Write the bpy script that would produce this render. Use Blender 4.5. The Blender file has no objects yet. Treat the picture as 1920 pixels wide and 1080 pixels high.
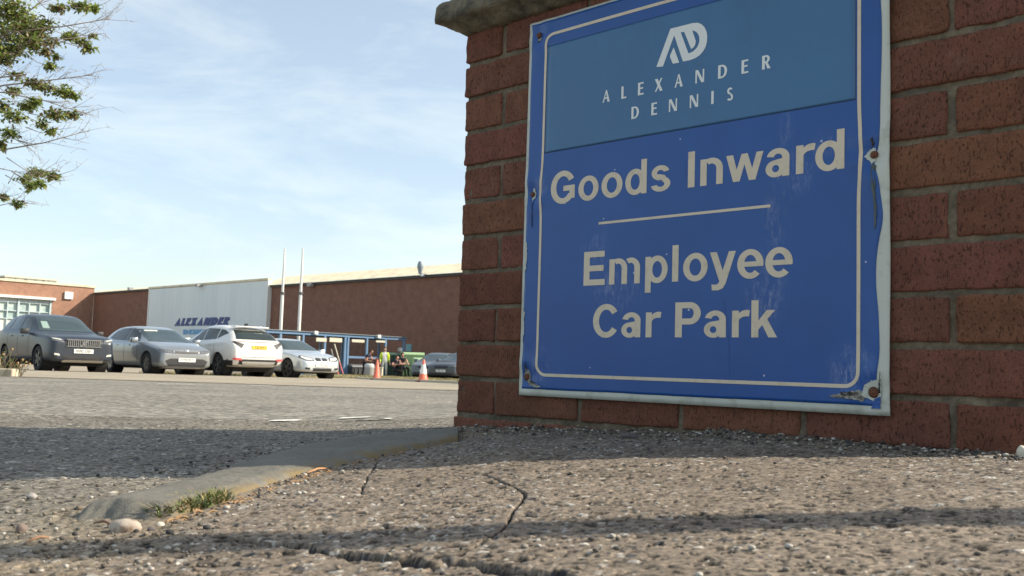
import bpy, bmesh, math, random
import numpy as np
from mathutils import Vector, Matrix
from mathutils.bvhtree import BVHTree
C = bpy.context.scene.collection
D = bpy.data
R = math.radians
random.seed(7)
rng = np.random.default_rng(11)

# ------------------------------------------------------------------ camera, sky, sun, exposure
F, PITCH, ROLL = 1827.3, R(4.707), R(1.808)
cam_d = D.cameras.new('camera')
cam = D.objects.new('camera', cam_d)
C.objects.link(cam)
cam.location = (0, 0, 0)
cam.rotation_mode = 'QUATERNION'
cam.rotation_quaternion = Matrix.Rotation(math.pi / 2 + PITCH, 4, 'X').to_quaternion() @ Matrix.Rotation(ROLL, 4, 'Z').to_quaternion()
cam_d.sensor_width = 36
cam_d.lens = F / 1920 * 36
cam_d.clip_start = 0.02
cam_d.clip_end = 4000
cam_d.dof.use_dof = True
cam_d.dof.focus_distance = 1.75
cam_d.dof.aperture_fstop = 22
bpy.context.scene.camera = cam

SUN_EL, SUN_AZ = R(34), R(3)      # azimuth measured from +X towards +Y
W = D.worlds.new('World')
bpy.context.scene.world = W
W.use_nodes = True
nt = W.node_tree
for n in list(nt.nodes):
    nt.nodes.remove(n)
def wn(t, **k):
    n = nt.nodes.new(t)
    for a, b in k.items():
        setattr(n, a, b)
    return n
sky = wn('ShaderNodeTexSky', sky_type='NISHITA', sun_disc=False)
sky.sun_elevation = SUN_EL
sky.sun_rotation = R(90) - SUN_AZ
sky.air_density = 1.0
sky.dust_density = 1.3
sky.ozone_density = 1.0
tc = wn('ShaderNodeTexCoord')
mp = wn('ShaderNodeMapping')
mp.inputs['Rotation'].default_value = (R(6), R(14), R(20))
mp.inputs['Scale'].default_value = (1.6, 1.6, 7.0)
nz = wn('ShaderNodeTexNoise')
nz.inputs['Scale'].default_value = 1.5
nz.inputs['Detail'].default_value = 9
nz.inputs['Roughness'].default_value = .62
nz.inputs['Distortion'].default_value = .5
cr = wn('ShaderNodeValToRGB')
cr.color_ramp.elements[0].position = .44
cr.color_ramp.elements[0].color = (0.0, 0.0, 0.0, 1)
cr.color_ramp.elements[1].position = .72
cr.color_ramp.elements[1].color = (1, 1, 1, 1)
mul = wn('ShaderNodeMath', operation='MULTIPLY_ADD')
mul.inputs[1].default_value = .32
mul.inputs[2].default_value = .20
mx = wn('ShaderNodeMix', data_type='RGBA')
mx.inputs[7].default_value = (6.5, 6.85, 6.2, 1)
bg = wn('ShaderNodeBackground')
bg.inputs[1].default_value = .108
wo = wn('ShaderNodeOutputWorld')
nt.links.new(tc.outputs['Generated'], mp.inputs[0])
nt.links.new(mp.outputs[0], nz.inputs['Vector'])
nt.links.new(nz.outputs[0], cr.inputs[0])
nt.links.new(cr.outputs[0], mul.inputs[0])
nt.links.new(mul.outputs[0], mx.inputs[0])
nt.links.new(sky.outputs[0], mx.inputs[6])
nt.links.new(mx.outputs[2], bg.inputs[0])
nt.links.new(bg.outputs[0], wo.inputs[0])

sd = D.lights.new('sun', 'SUN')
sd.energy = 3.9
sd.angle = R(.55)
sd.color = (1, .895, .73)
sun = D.objects.new('sun', sd)
C.objects.link(sun)
sv = Vector((math.cos(SUN_EL) * math.cos(SUN_AZ), math.cos(SUN_EL) * math.sin(SUN_AZ), math.sin(SUN_EL)))
sun.rotation_mode = 'QUATERNION'
sun.rotation_quaternion = sv.to_track_quat('Z', 'Y')
sun.location = sv * 50
vs = bpy.context.scene.view_settings
bpy.context.scene.display_settings.display_device = 'sRGB'
vs.view_transform = 'Standard'
vs.look = 'None'
vs.exposure = 0.9
vs.gamma = 1

# ------------------------------------------------------------------ measuring helpers (photo pixel -> world)
def ray(x, y):
    X, Y = x - 960, y - 540
    c, s = math.cos(ROLL), math.sin(ROLL)
    X, Y = c * X + s * Y, -s * X + c * Y
    c, s = math.cos(PITCH), math.sin(PITCH)
    d = F * c + Y * s
    return Vector((X / d, 1, (F * s - Y * c) / d))
def at(x, y, Y):
    return ray(x, y) * Y
XP = [-1.6, -1.1, -.65, -.4, -.25, -.12, 0, .33, .7, 1.2]
ZP = [-.163, -.160, -.155, -.150, -.139, -.131, -.119, -.104, -.096, -.09]
def T(X, Y):
    X = np.asarray(X, float); Y = np.asarray(Y, float)
    zx = np.interp(X, XP, ZP)
    k = np.clip((Y - 2.4) / 3, 0, 1); k = k * k * (3 - 2 * k)
    z = zx * (1 - k) - .155 * k
    return z - .0128 * (np.clip(Y, 2, 37) - 2) - .008 * np.clip(Y - 37, 0, 70)
def tz(X, Y):
    return float(T(X, Y))
def gp(x, y, Y0=1.5):
    r = ray(x, y); lo, hi = .3, 120.0
    for _ in range(60):
        m = (lo + hi) / 2
        if r.z * m > tz(r.x * m, m): lo = m
        else: hi = m
    return r * lo
TH = R(43.702)
E0 = Vector((-.11304, 2.06697, -.0247))
WD = Vector((math.cos(TH), -math.sin(TH), 0))      # along the brick pier, to the right
WN = Vector((-math.sin(TH), -math.cos(TH), 0))     # out of its face, to the camera
def wall_sh(x, y):
    r = ray(x, y)
    a = np.array([[r.x, -WD.x], [r.y, -WD.y]])
    t, s = np.linalg.solve(a, np.array([E0.x, E0.y]))
    return float(s), float(t * r.z - E0.z)
def wp(s, h, o=0.0):
    return E0 + WD * s + WN * o + Vector((0, 0, h))

# ------------------------------------------------------------------ noise in numpy
def h3(i, j, k, seed=0):
    n = (i.astype(np.int64) * 374761393 + j.astype(np.int64) * 668265263 + k.astype(np.int64) * 2147483647 + seed * 1274126177) & 0xffffffff
    n = ((n ^ (n >> 13)) * 1274126177) & 0xffffffff
    n = ((n ^ (n >> 15)) * 2246822519) & 0xffffffff
    return ((n ^ (n >> 16)) & 0xffffff) / float(0xffffff)
def vnoise(P, seed=0):
    P = np.asarray(P, float); I = np.floor(P).astype(np.int64); f = P - I
    f = f * f * (3 - 2 * f); out = 0
    for a in (0, 1):
        for b in (0, 1):
            for c in (0, 1):
                w = (f[:, 0] if a else 1 - f[:, 0]) * (f[:, 1] if b else 1 - f[:, 1]) * (f[:, 2] if c else 1 - f[:, 2])
                out = out + w * h3(I[:, 0] + a, I[:, 1] + b, I[:, 2] + c, seed)
    return out * 2 - 1
def fbm(P, seed=0, o=4):
    s = 0; a = 1; P = np.asarray(P, float)
    for i in range(o):
        s = s + a * vnoise(P * 2 ** i, seed + i); a *= .5
    return s
def worley(x, y, cell, seed):
    gx, gy = np.floor(x / cell), np.floor(y / cell)
    best = np.full(x.shape, 9.); bid = np.zeros(x.shape); z0 = np.zeros(x.shape, np.int64)
    for a in (-1, 0, 1):
        for b in (-1, 0, 1):
            i, j = (gx + a).astype(np.int64), (gy + b).astype(np.int64)
            px = (i + h3(i, j, z0, seed)) * cell; py = (j + h3(i, j, z0, seed + 1)) * cell
            d = np.hypot(x - px, y - py) / cell
            m = d < best
            best = np.where(m, d, best); bid = np.where(m, h3(i, j, z0, seed + 2), bid)
    return best, bid

# ------------------------------------------------------------------ object helpers
def tag(o, label=None, cat=None, group=None, kind=None):
    if label: o['label'] = label
    if cat: o['category'] = cat
    if group: o['group'] = group
    if kind: o['kind'] = kind
    return o
def empty(name, loc=(0, 0, 0), rz=0, label=None, cat=None, group=None):
    o = D.objects.new(name, None); C.objects.link(o)
    o.location = loc; o.rotation_euler = (0, 0, rz)
    o.empty_display_size = .1
    return tag(o, label, cat, group)
def mesh_np(name, V, Fc, mats, parent=None, col=None, smooth=True, mi=None):
    me = D.meshes.new(name)
    V = np.asarray(V, np.float32)
    if isinstance(Fc, np.ndarray):
        k = Fc.shape[1]
        me.vertices.add(len(V)); me.vertices.foreach_set('co', V.ravel())
        me.loops.add(Fc.size); me.loops.foreach_set('vertex_index', Fc.ravel().astype(np.int32))
        me.polygons.add(len(Fc)); me.polygons.foreach_set('loop_start', np.arange(0, Fc.size, k, dtype=np.int32))
        me.polygons.foreach_set('loop_total', np.full(len(Fc), k, np.int32))
        me.update(calc_edges=True)
    else:
        me.from_pydata([tuple(v) for v in V], [], Fc); me.update()
    for m in (mats if isinstance(mats, (list, tuple)) else [mats]):
        me.materials.append(m)
    if mi is not None:
        me.polygons.foreach_set('material_index', np.asarray(mi, np.int32))
    if smooth is True:
        me.polygons.foreach_set('use_smooth', np.ones(len(me.polygons), bool))
    if col is not None:
        ca = me.color_attributes.new('Col', 'FLOAT_COLOR', 'POINT')
        c = np.ones((len(V), 4), np.float32); c[:, :3] = col
        ca.data.foreach_set('color', c.ravel())
    me.validate()
    o = D.objects.new(name, me); C.objects.link(o)
    if parent is not None: o.parent = parent
    return o
class MB:
    """collects boxes, bars, tubes, lathes and polygons into ONE mesh"""
    def __init__(s): s.v = []; s.f = []; s.m = []; s.mi = 0
    def add(s, v, f):
        b = len(s.v); s.v += [tuple(p) for p in v]; s.f += [tuple(b + i for i in q) for q in f]; s.m += [s.mi] * len(f)
        return s
    def frame(s, o, ax, ay, az, a, b):
        """box in a local frame: from a=(x0,y0,z0) to b"""
        o, ax, ay, az = Vector(o), Vector(ax), Vector(ay), Vector(az)
        P = [o + ax * x + ay * y + az * z for x in (a[0], b[0]) for y in (a[1], b[1]) for z in (a[2], b[2])]
        return s.add(P, [(0, 1, 3, 2), (4, 6, 7, 5), (0, 4, 5, 1), (2, 3, 7, 6), (0, 2, 6, 4), (1, 5, 7, 3)])
    def box(s, x0, x1, y0, y1, z0, z1, bev=0):
        if not bev:
            return s.frame((0, 0, 0), (1, 0, 0), (0, 1, 0), (0, 0, 1), (x0, y0, z0), (x1, y1, z1))
        bm = bmesh.new(); bmesh.ops.create_cube(bm, size=1)
        bmesh.ops.transform(bm, matrix=Matrix.Translation(((x0 + x1) / 2, (y0 + y1) / 2, (z0 + z1) / 2)) @ Matrix.Diagonal((x1 - x0, y1 - y0, z1 - z0, 1)), verts=bm.verts)
        bmesh.ops.bevel(bm, geom=bm.edges[:], offset=bev, segments=2, affect='EDGES', profile=.5)
        bm.verts.index_update()
        s.add([v.co.copy() for v in bm.verts], [tuple(v.index for v in f.verts) for f in bm.faces]); bm.free()
        return s
    def tube(s, pts, r, n=8, caps=True):
        pts = [Vector(p) for p in pts]; rs = r if isinstance(r, (list, tuple)) else [r] * len(pts)
        V = []; 
        for i, p in enumerate(pts):
            t = (pts[min(i + 1, len(pts) - 1)] - pts[max(i - 1, 0)]).normalized()
            u = t.cross(Vector((0, 0, 1)) if abs(t.z) < .9 else Vector((1, 0, 0))).normalized(); w = t.cross(u)
            V += [p + (u * math.cos(2 * math.pi * k / n) + w * math.sin(2 * math.pi * k / n)) * rs[i] for k in range(n)]
        Fs = [(i * n + k, i * n + (k + 1) % n, (i + 1) * n + (k + 1) % n, (i + 1) * n + k) for i in range(len(pts) - 1) for k in range(n)]
        if caps: Fs += [tuple(range(n))[::-1], tuple((len(pts) - 1) * n + k for k in range(n))]
        return s.add(V, Fs)
    def lathe(s, prof, n=20, o=(0, 0, 0), ax=(0, 0, 1)):
        ax = Vector(ax).normalized(); u = ax.cross(Vector((0, 0, 1)) if abs(ax.z) < .9 else Vector((1, 0, 0))).normalized(); w = ax.cross(u); o = Vector(o)
        V = [o + ax * z + (u * math.cos(2 * math.pi * k / n) + w * math.sin(2 * math.pi * k / n)) * r for r, z in prof for k in range(n)]
        Fs = [(i * n + k, i * n + (k + 1) % n, (i + 1) * n + (k + 1) % n, (i + 1) * n + k) for i in range(len(prof) - 1) for k in range(n)]
        return s.add(V, Fs)
    def build(s, name, mats, parent=None, smooth=False):
        o = mesh_np(name, s.v, s.f, mats, parent, smooth=smooth, mi=s.m)
        if smooth == 'auto':
            o.data.polygons.foreach_set('use_smooth', np.ones(len(o.data.polygons), bool))
            try: o.data.set_sharp_from_angle(angle=R(35))
            except Exception: pass
        return o
def copy_tree(o, parent=None, label=None):
    c = o.copy(); C.objects.link(c); c.parent = parent
    if label: c['label'] = label
    for ch in list(o.children): copy_tree(ch, c)
    return c

# ------------------------------------------------------------------ materials
def mat(name, col=(.5, .5, .5), rough=.6, metal=0, spec=.5, coat=0, noise=None, bump=None, attr=False, trans=0, emit=None, aniso=None):
    """noise=(scale, col2, contrast_lo, contrast_hi); bump=(scale, strength, distance)"""
    m = D.materials.new(name); m.use_nodes = True; t = m.node_tree; b = t.nodes['Principled BSDF']
    b.inputs['Base Color'].default_value = (*col, 1); b.inputs['Roughness'].default_value = rough
    b.inputs['Metallic'].default_value = metal; b.inputs['Specular IOR Level'].default_value = spec
    b.inputs['Coat Weight'].default_value = coat; b.inputs['Coat Roughness'].default_value = .05
    if trans: b.inputs['Transmission Weight'].default_value = trans
    co = t.nodes.new('ShaderNodeTexCoord')
    src = None
    if attr:
        a = t.nodes.new('ShaderNodeAttribute'); a.attribute_name = 'Col'; src = a.outputs['Color']
    if noise:
        n = t.nodes.new('ShaderNodeTexNoise'); n.inputs['Scale'].default_value = noise[0]; n.inputs['Detail'].default_value = 6
        n.inputs['Roughness'].default_value = .65
        if aniso:
            mpn = t.nodes.new('ShaderNodeMapping'); mpn.inputs['Scale'].default_value = aniso
            t.links.new(co.outputs['Object'], mpn.inputs[0]); t.links.new(mpn.outputs[0], n.inputs['Vector'])
        else: t.links.new(co.outputs['Object'], n.inputs['Vector'])
        r = t.nodes.new('ShaderNodeMapRange'); r.inputs[1].default_value = noise[2]; r.inputs[2].default_value = noise[3]
        x = t.nodes.new('ShaderNodeMix'); x.data_type = 'RGBA'
        t.links.new(n.outputs[0], r.inputs[0]); t.links.new(r.outputs[0], x.inputs[0])
        if src: t.links.new(src, x.inputs[6])
        else: x.inputs[6].default_value = (*col, 1)
        x.inputs[7].default_value = (*noise[1], 1); src = x.outputs[2]
    if src: t.links.new(src, b.inputs['Base Color'])
    if bump:
        n = t.nodes.new('ShaderNodeTexNoise'); n.inputs['Scale'].default_value = bump[0]; n.inputs['Detail'].default_value = 5
        t.links.new(co.outputs['Object'], n.inputs['Vector'])
        p = t.nodes.new('ShaderNodeBump'); p.inputs['Strength'].default_value = bump[1]; p.inputs['Distance'].default_value = bump[2]
        t.links.new(n.outputs[0], p.inputs['Height']); t.links.new(p.outputs[0], b.inputs['Normal'])
    return m
def nodes_of(m): return m.node_tree, m.node_tree.nodes['Principled BSDF']

# ================================================================== GROUND
# kerb outline, measured on the photo
KL = [gp(*q) for q in [(104, 986), (172, 956), (280, 926), (380, 898), (470, 866), (560, 840), (640, 827), (720, 818), (800, 811), (858, 806)]]
KR = [gp(*q) for q in [(290, 986), (350, 968), (420, 944), (470, 925), (540, 902), (620, 880), (700, 860), (760, 846), (810, 836), (858, 826)]]
KM = [(a + b) / 2 for a, b in zip(KL, KR)]
# the kerb line continued behind the pier and away from the near end
kx = np.array([p.x for p in KM]); ky = np.array([p.y for p in KM])
def kerb_x(Y):
    return np.interp(Y, np.r_[0, ky, 2.6, 3.2], np.r_[kx[0] - .02, kx, .15, .9])
CR = {  # cracks: pixel polylines, half width, depth
    'a': ([(708, 866), (700, 880), (690, 893), (688, 903), (680, 915), (678, 930)], .0009, .004),
    'b': ([(903, 886), (930, 897), (948, 904), (965, 912), (985, 924), (978, 938), (962, 955), (952, 975), (942, 990), (915, 1008), (890, 1025), (862, 1045)], .0013, .006),
    'c': ([(440, 1018), (500, 1022), (560, 1026), (600, 1036), (640, 1038), (700, 1048), (760, 1054), (800, 1066)], .0058, .013),
    'd': ([(815, 1072), (860, 1058), (900, 1064), (960, 1076), (1050, 1085)], .0062, .013),
}
def seg_dist(X, Y, pts):
    d = np.full(X.shape, 9.)
    for a, b in zip(pts[:-1], pts[1:]):
        ax, ay, bx, by = a.x, a.y, b.x, b.y
        L2 = (bx - ax) ** 2 + (by - ay) ** 2
        t = np.clip(((X - ax) * (bx - ax) + (Y - ay) * (by - ay)) / L2, 0, 1)
        d = np.minimum(d, np.hypot(X - ax - t * (bx - ax), Y - ay - t * (by - ay)))
    return d
def surface(X, Y, pav):
    """height and albedo of the near ground. pav: True where it is the footway"""
    P = np.stack([X, Y, np.zeros_like(X)], 1)
    z = T(X, Y)
    z = z + .0022 * fbm(P * 5, 3, 3) + .0008 * fbm(P * 60, 5, 3)
    col = np.empty((len(X), 3))
    base_p = np.array([.185, .150, .115]); base_r = np.array([.172, .155, .125])
    col[:] = np.where(pav[:, None], base_p, base_r)
    col *= (1 + .13 * fbm(P * 9, 21, 4) + .12 * fbm(P * 300, 22, 2))[:, None]
    # stones of three sizes
    for cell, seed, amp, dens in ((.0155, 40, .0008, .34), (.0085, 50, .0007, .55), (.005, 60, .0006, .6)):
        wx = X + .15 * cell * vnoise(P / cell * 1.6, seed + 5); wy = Y + .15 * cell * vnoise(P / cell * 1.6, seed + 6)
        d, i = worley(wx, wy, cell, seed)
        rr = .20 + .26 * ((i * 7.13) % 1)
        patch = np.clip(.5 + .9 * fbm(P * 4, seed + 9, 2), .15, 1)
        up = (i < dens * patch)
        dome = np.sqrt(np.clip(1 - (d / rr) ** 2, 0, 1))
        z = z + np.where(up, amp * dome * (.5 + ((i * 31.7) % 1)), 0)
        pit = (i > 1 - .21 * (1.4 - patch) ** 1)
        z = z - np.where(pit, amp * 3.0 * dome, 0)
        t = (i * 57.31) % 1
        sc = np.where((t < .50)[:, None], col * (.75 + .6 * ((i * 91.7) % 1))[:, None],
             np.where((t < .74)[:, None], np.array([.055, .055, .058]),
             np.where((t < .93)[:, None], np.array([.30, .285, .26]), np.array([.46, .43, .38]))))
        k = (dome > .15)[:, None] & up[:, None]
        col = np.where(k, sc, col)
        col = np.where((dome > .35)[:, None] & pit[:, None], col * .26, col)  # pits are sunk and also have their shade painted into the colour
    # cracks in the footway
    for nm, (pp, hw, dp) in CR.items():
        d = seg_dist(X, Y, [gp(*q) for q in pp])
        w = hw * (1 + .55 * vnoise(P * 130, 77) + .4 * vnoise(P * 30, 78))
        k = np.clip(1.5 - d / np.maximum(w, 3e-4), 0, 1)
        z = z - dp * k
        col = np.where((k > .3)[:, None], np.array([.035, .032, .033]), col)
    # a ridge of grit lying along the foot of the pier
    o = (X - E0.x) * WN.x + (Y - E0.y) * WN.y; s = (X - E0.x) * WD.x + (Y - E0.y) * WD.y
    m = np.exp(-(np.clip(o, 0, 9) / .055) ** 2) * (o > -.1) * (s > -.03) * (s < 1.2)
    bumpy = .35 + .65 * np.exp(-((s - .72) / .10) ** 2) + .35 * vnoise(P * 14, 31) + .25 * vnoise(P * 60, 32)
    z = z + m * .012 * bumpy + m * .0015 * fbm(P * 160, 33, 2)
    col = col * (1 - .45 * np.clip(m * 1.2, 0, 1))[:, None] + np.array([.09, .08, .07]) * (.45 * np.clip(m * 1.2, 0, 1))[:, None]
    # loose grit next to the kerb end on the left, and dirt in the kerb joint
    dk = np.abs(X - kerb_x(Y)) 
    g = np.exp(-(np.clip(dk - .06, 0, 9) / .03) ** 2)
    col = col * (1 - .35 * g)[:, None] + np.array([.26, .21, .14]) * (.35 * g)[:, None]
    return z, np.clip(col, .01, .8)
NR, NC = 560, 900
Yr = .42 * (2.75 / .42) ** (np.arange(NR) / (NR - 1))
uc = np.linspace(-1, 1, NC); uc = .95 * (uc * .62 + .38 * uc ** 3)
YY, UU = np.meshgrid(Yr, uc, indexing='ij')
XX = UU * (YY + .12)
gx, gy = XX.ravel(), YY.ravel()
pavm = gx > kerb_x(gy)
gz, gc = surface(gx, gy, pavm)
idx = np.arange(NR * NC).reshape(NR, NC)
quads = np.stack([idx[:-1, :-1], idx[:-1, 1:], idx[1:, 1:], idx[1:, :-1]], -1).reshape(-1, 4)
fp = pavm[quads[:, 0]]
def ground_mat(name):
    m = D.materials.new(name); m.use_nodes = True; t, bs = nodes_of(m); L = t.links
    co = t.nodes.new('ShaderNodeTexCoord'); at_ = t.nodes.new('ShaderNodeAttribute'); at_.attribute_name = 'Col'
    def vor(sc):
        v = t.nodes.new('ShaderNodeTexVoronoi'); v.inputs['Scale'].default_value = sc; L.new(co.outputs['Object'], v.inputs['Vector'])
        s_ = t.nodes.new('ShaderNodeSeparateColor'); L.new(v.outputs['Color'], s_.inputs[0]); return v, s_
    v1, s1 = vor(420); v2, s2 = vor(170)
    r1 = t.nodes.new('ShaderNodeValToRGB'); e = r1.color_ramp.elements; e[0].position = .0; e[0].color = (.25, .25, .26, 1); e[1].position = 1; e[1].color = (1.9, 1.9, 1.85, 1)
    for p_, c_ in ((.12, .35), (.22, .8), (.80, 1.12), (.93, 1.5)): k = e.new(p_); k.color = (c_, c_, c_, 1)
    L.new(s1.outputs[0], r1.inputs[0])
    r2 = t.nodes.new('ShaderNodeValToRGB'); e = r2.color_ramp.elements; e[0].position = .0; e[0].color = (.22, .22, .23, 1); e[1].position = 1; e[1].color = (1.8, 1.75, 1.7, 1)
    for p_, c_ in ((.10, .30), (.14, .95), (.90, 1.05), (.96, 1.6)): k = e.new(p_); k.color = (c_, c_, c_, 1)
    L.new(s2.outputs[1], r2.inputs[0])
    x = t.nodes.new('ShaderNodeMix'); x.data_type = 'RGBA'; x.blend_type = 'MULTIPLY'; x.inputs[0].default_value = .55; L.new(at_.outputs['Color'], x.inputs[6]); L.new(r1.outputs[0], x.inputs[7])
    y = t.nodes.new('ShaderNodeMix'); y.data_type = 'RGBA'; y.blend_type = 'MULTIPLY'; y.inputs[0].default_value = .62; L.new(x.outputs[2], y.inputs[6]); L.new(r2.outputs[0], y.inputs[7])
    L.new(y.outputs[2], bs.inputs['Base Color']); bs.inputs['Roughness'].default_value = .85; bs.inputs['Specular IOR Level'].default_value = .3
    b1 = t.nodes.new('ShaderNodeBump'); b1.inputs['Strength'].default_value = .9; b1.inputs['Distance'].default_value = .0008; L.new(s1.outputs[0], b1.inputs['Height'])
    b2 = t.nodes.new('ShaderNodeBump'); b2.inputs['Strength'].default_value = .8; b2.inputs['Distance'].default_value = .0018; L.new(s2.outputs[1], b2.inputs['Height']); L.new(b1.outputs[0], b2.inputs['Normal'])
    L.new(b2.outputs[0], bs.inputs['Normal']); return m
M_pav, M_road = ground_mat('worn_footway_asphalt'), ground_mat('coarse_road_asphalt')
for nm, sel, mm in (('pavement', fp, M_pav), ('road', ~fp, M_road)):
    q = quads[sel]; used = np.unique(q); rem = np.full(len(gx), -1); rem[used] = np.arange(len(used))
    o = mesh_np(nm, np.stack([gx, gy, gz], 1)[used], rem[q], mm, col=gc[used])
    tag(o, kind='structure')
def sheet(name, xs, ys, m, dz=0.0, inside=None):
    X, Y = np.meshgrid(xs, ys, indexing='xy'); Z = T(X, Y) + dz
    n1, n0 = X.shape; ix = np.arange(n1 * n0).reshape(n1, n0)
    q = np.stack([ix[:-1, :-1], ix[:-1, 1:], ix[1:, 1:], ix[1:, :-1]], -1).reshape(-1, 4)
    V = np.stack([X.ravel(), Y.ravel(), Z.ravel()], 1)
    if inside is not None:
        c = V[q].mean(1); q = q[inside(c[:, 0], c[:, 1])]
    o = mesh_np(name, V, q, m); tag(o, kind='structure'); return o
def asphalt(name, c1, c2, c3, s1, s2, vs_=90):
    m = D.materials.new(name); m.use_nodes = True; t, b = nodes_of(m); L = t.links
    co = t.nodes.new('ShaderNodeTexCoord')
    v = t.nodes.new('ShaderNodeTexVoronoi'); v.inputs['Scale'].default_value = vs_; L.new(co.outputs['Object'], v.inputs['Vector'])
    n = t.nodes.new('ShaderNodeTexNoise'); n.inputs['Scale'].default_value = s1; n.inputs['Detail'].default_value = 8; n.inputs['Roughness'].default_value = .75; L.new(co.outputs['Object'], n.inputs['Vector'])
    n2 = t.nodes.new('ShaderNodeTexNoise'); n2.inputs['Scale'].default_value = s2; n2.inputs['Detail'].default_value = 4; L.new(co.outputs['Object'], n2.inputs['Vector'])
    r = t.nodes.new('ShaderNodeValToRGB'); e = r.color_ramp.elements
    e[0].position = .15; e[0].color = (*c2, 1); e[1].position = .85; e[1].color = (*c3, 1); k = e.new(.5); k.color = (*c1, 1)
    sep = t.nodes.new('ShaderNodeSeparateColor'); L.new(v.outputs['Color'], sep.inputs[0])
    a = t.nodes.new('ShaderNodeMix'); a.data_type = 'FLOAT'; a.inputs[0].default_value = .5
    L.new(sep.outputs[0], a.inputs[2]); L.new(n.outputs[0], a.inputs[3]); L.new(a.outputs[0], r.inputs[0])
    x = t.nodes.new('ShaderNodeMix'); x.data_type = 'RGBA'; x.blend_type = 'MULTIPLY'; x.inputs[0].default_value = .5
    mr = t.nodes.new('ShaderNodeMapRange'); mr.inputs[1].default_value = .3; mr.inputs[2].default_value = .7; mr.inputs[3].default_value = .6; mr.inputs[4].default_value = 1.25
    L.new(n2.outputs[0], mr.inputs[0]); L.new(r.outputs[0], x.inputs[6]); L.new(mr.outputs[0], x.inputs[7]); L.new(x.outputs[2], b.inputs['Base Color'])
    bp = t.nodes.new('ShaderNodeBump'); bp.inputs['Strength'].default_value = .9; bp.inputs['Distance'].default_value = .014
    L.new(a.outputs[0], bp.inputs['Height']); L.new(bp.outputs[0], b.inputs['Normal'])
    b.inputs['Roughness'].default_value = .85; b.inputs['Specular IOR Level'].default_value = .3
    return m
M_far = asphalt('far_road_asphalt', (.19, .178, .150), (.06, .058, .054), (.44, .41, .34), 30, 1.2, 50)
M_park = asphalt('pale_car_park_tarmac', (.33, .285, .215), (.25, .22, .17), (.42, .365, .28), 8, .5, 30)
M_soil = mat('bare_soil', (.12, .10, .07), .95, noise=(.6, (.20, .17, .11), .4, .6), bump=(6, .5, .03))
edge_y = lambda X: 11.6 + .10 * X
def lg(a, b, n): return np.geomspace(a, b, n)
sheet('road.001', np.r_[-70:-6:9j, np.linspace(-5.5, 5.5, 45), np.linspace(6, 60, 9)], lg(2.74, 12.4, 50), M_far, -.001)
sheet('car_park', np.linspace(-95, 60, 80), lg(10.9, 150, 60), M_park, .004, inside=lambda x, y: y > 10)
gs = np.r_[-1500, -600, -200, np.linspace(-95, -3, 24), np.linspace(-2.6, 2.6, 53), np.linspace(3, 60, 16), 200, 600, 1500]
gyv = np.r_[-300, -60, -10, -2, np.linspace(0, 4, 12), lg(4.4, 150, 30), 400, 1500, 3000]
sheet('ground', gs, gyv, M_soil, -.05)
# side parts of the road and footway either side of the detailed patch, behind the camera too
sheet('pavement.001', np.linspace(-8, 8, 65), np.linspace(-4, 2.8, 60), asphalt('footway_asphalt_plain', (.235, .19, .15), (.12, .11, .10), (.42, .38, .32), 40, 3, 110), -.026)
M_white = mat('road_marking_white', (.74, .73, .68), .7, noise=(14, (.32, .30, .26), .50, .66))
def mark(name, pts, dz=.003):
    """painted marking lying on the ground between ground points (left, right, width in Y)"""
    b = MB()
    for (x0, y0), (x1, y1), w in pts:
        a, c = gp(x0, y0), gp(x1, y1); n = 8
        for i in range(n):
            p = a.lerp(c, i / n); q = a.lerp(c, (i + 1) / n)
            V = [(p.x, p.y - w / 2), (q.x, q.y - w / 2), (q.x, q.y + w / 2), (p.x, p.y + w / 2)]
            b.add([(x, y, tz(x, y) + dz) for x, y in V], [(0, 1, 2, 3)])
    o = b.build(name, M_white); tag(o, kind='structure'); return o
mark('road_marking', [((112, 722), (172, 722), .16), ((235, 722), (262, 722), .14), ((292, 722), (372, 723), .16), ((468, 725), (512, 726), .14), ((540, 727), (556, 727), .14)], .012)
mark('road_marking.001', [((508, 791), (562, 790), .075), ((638, 786), (692, 784), .085), ((722, 787), (734, 787), .06)], .004)

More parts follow.
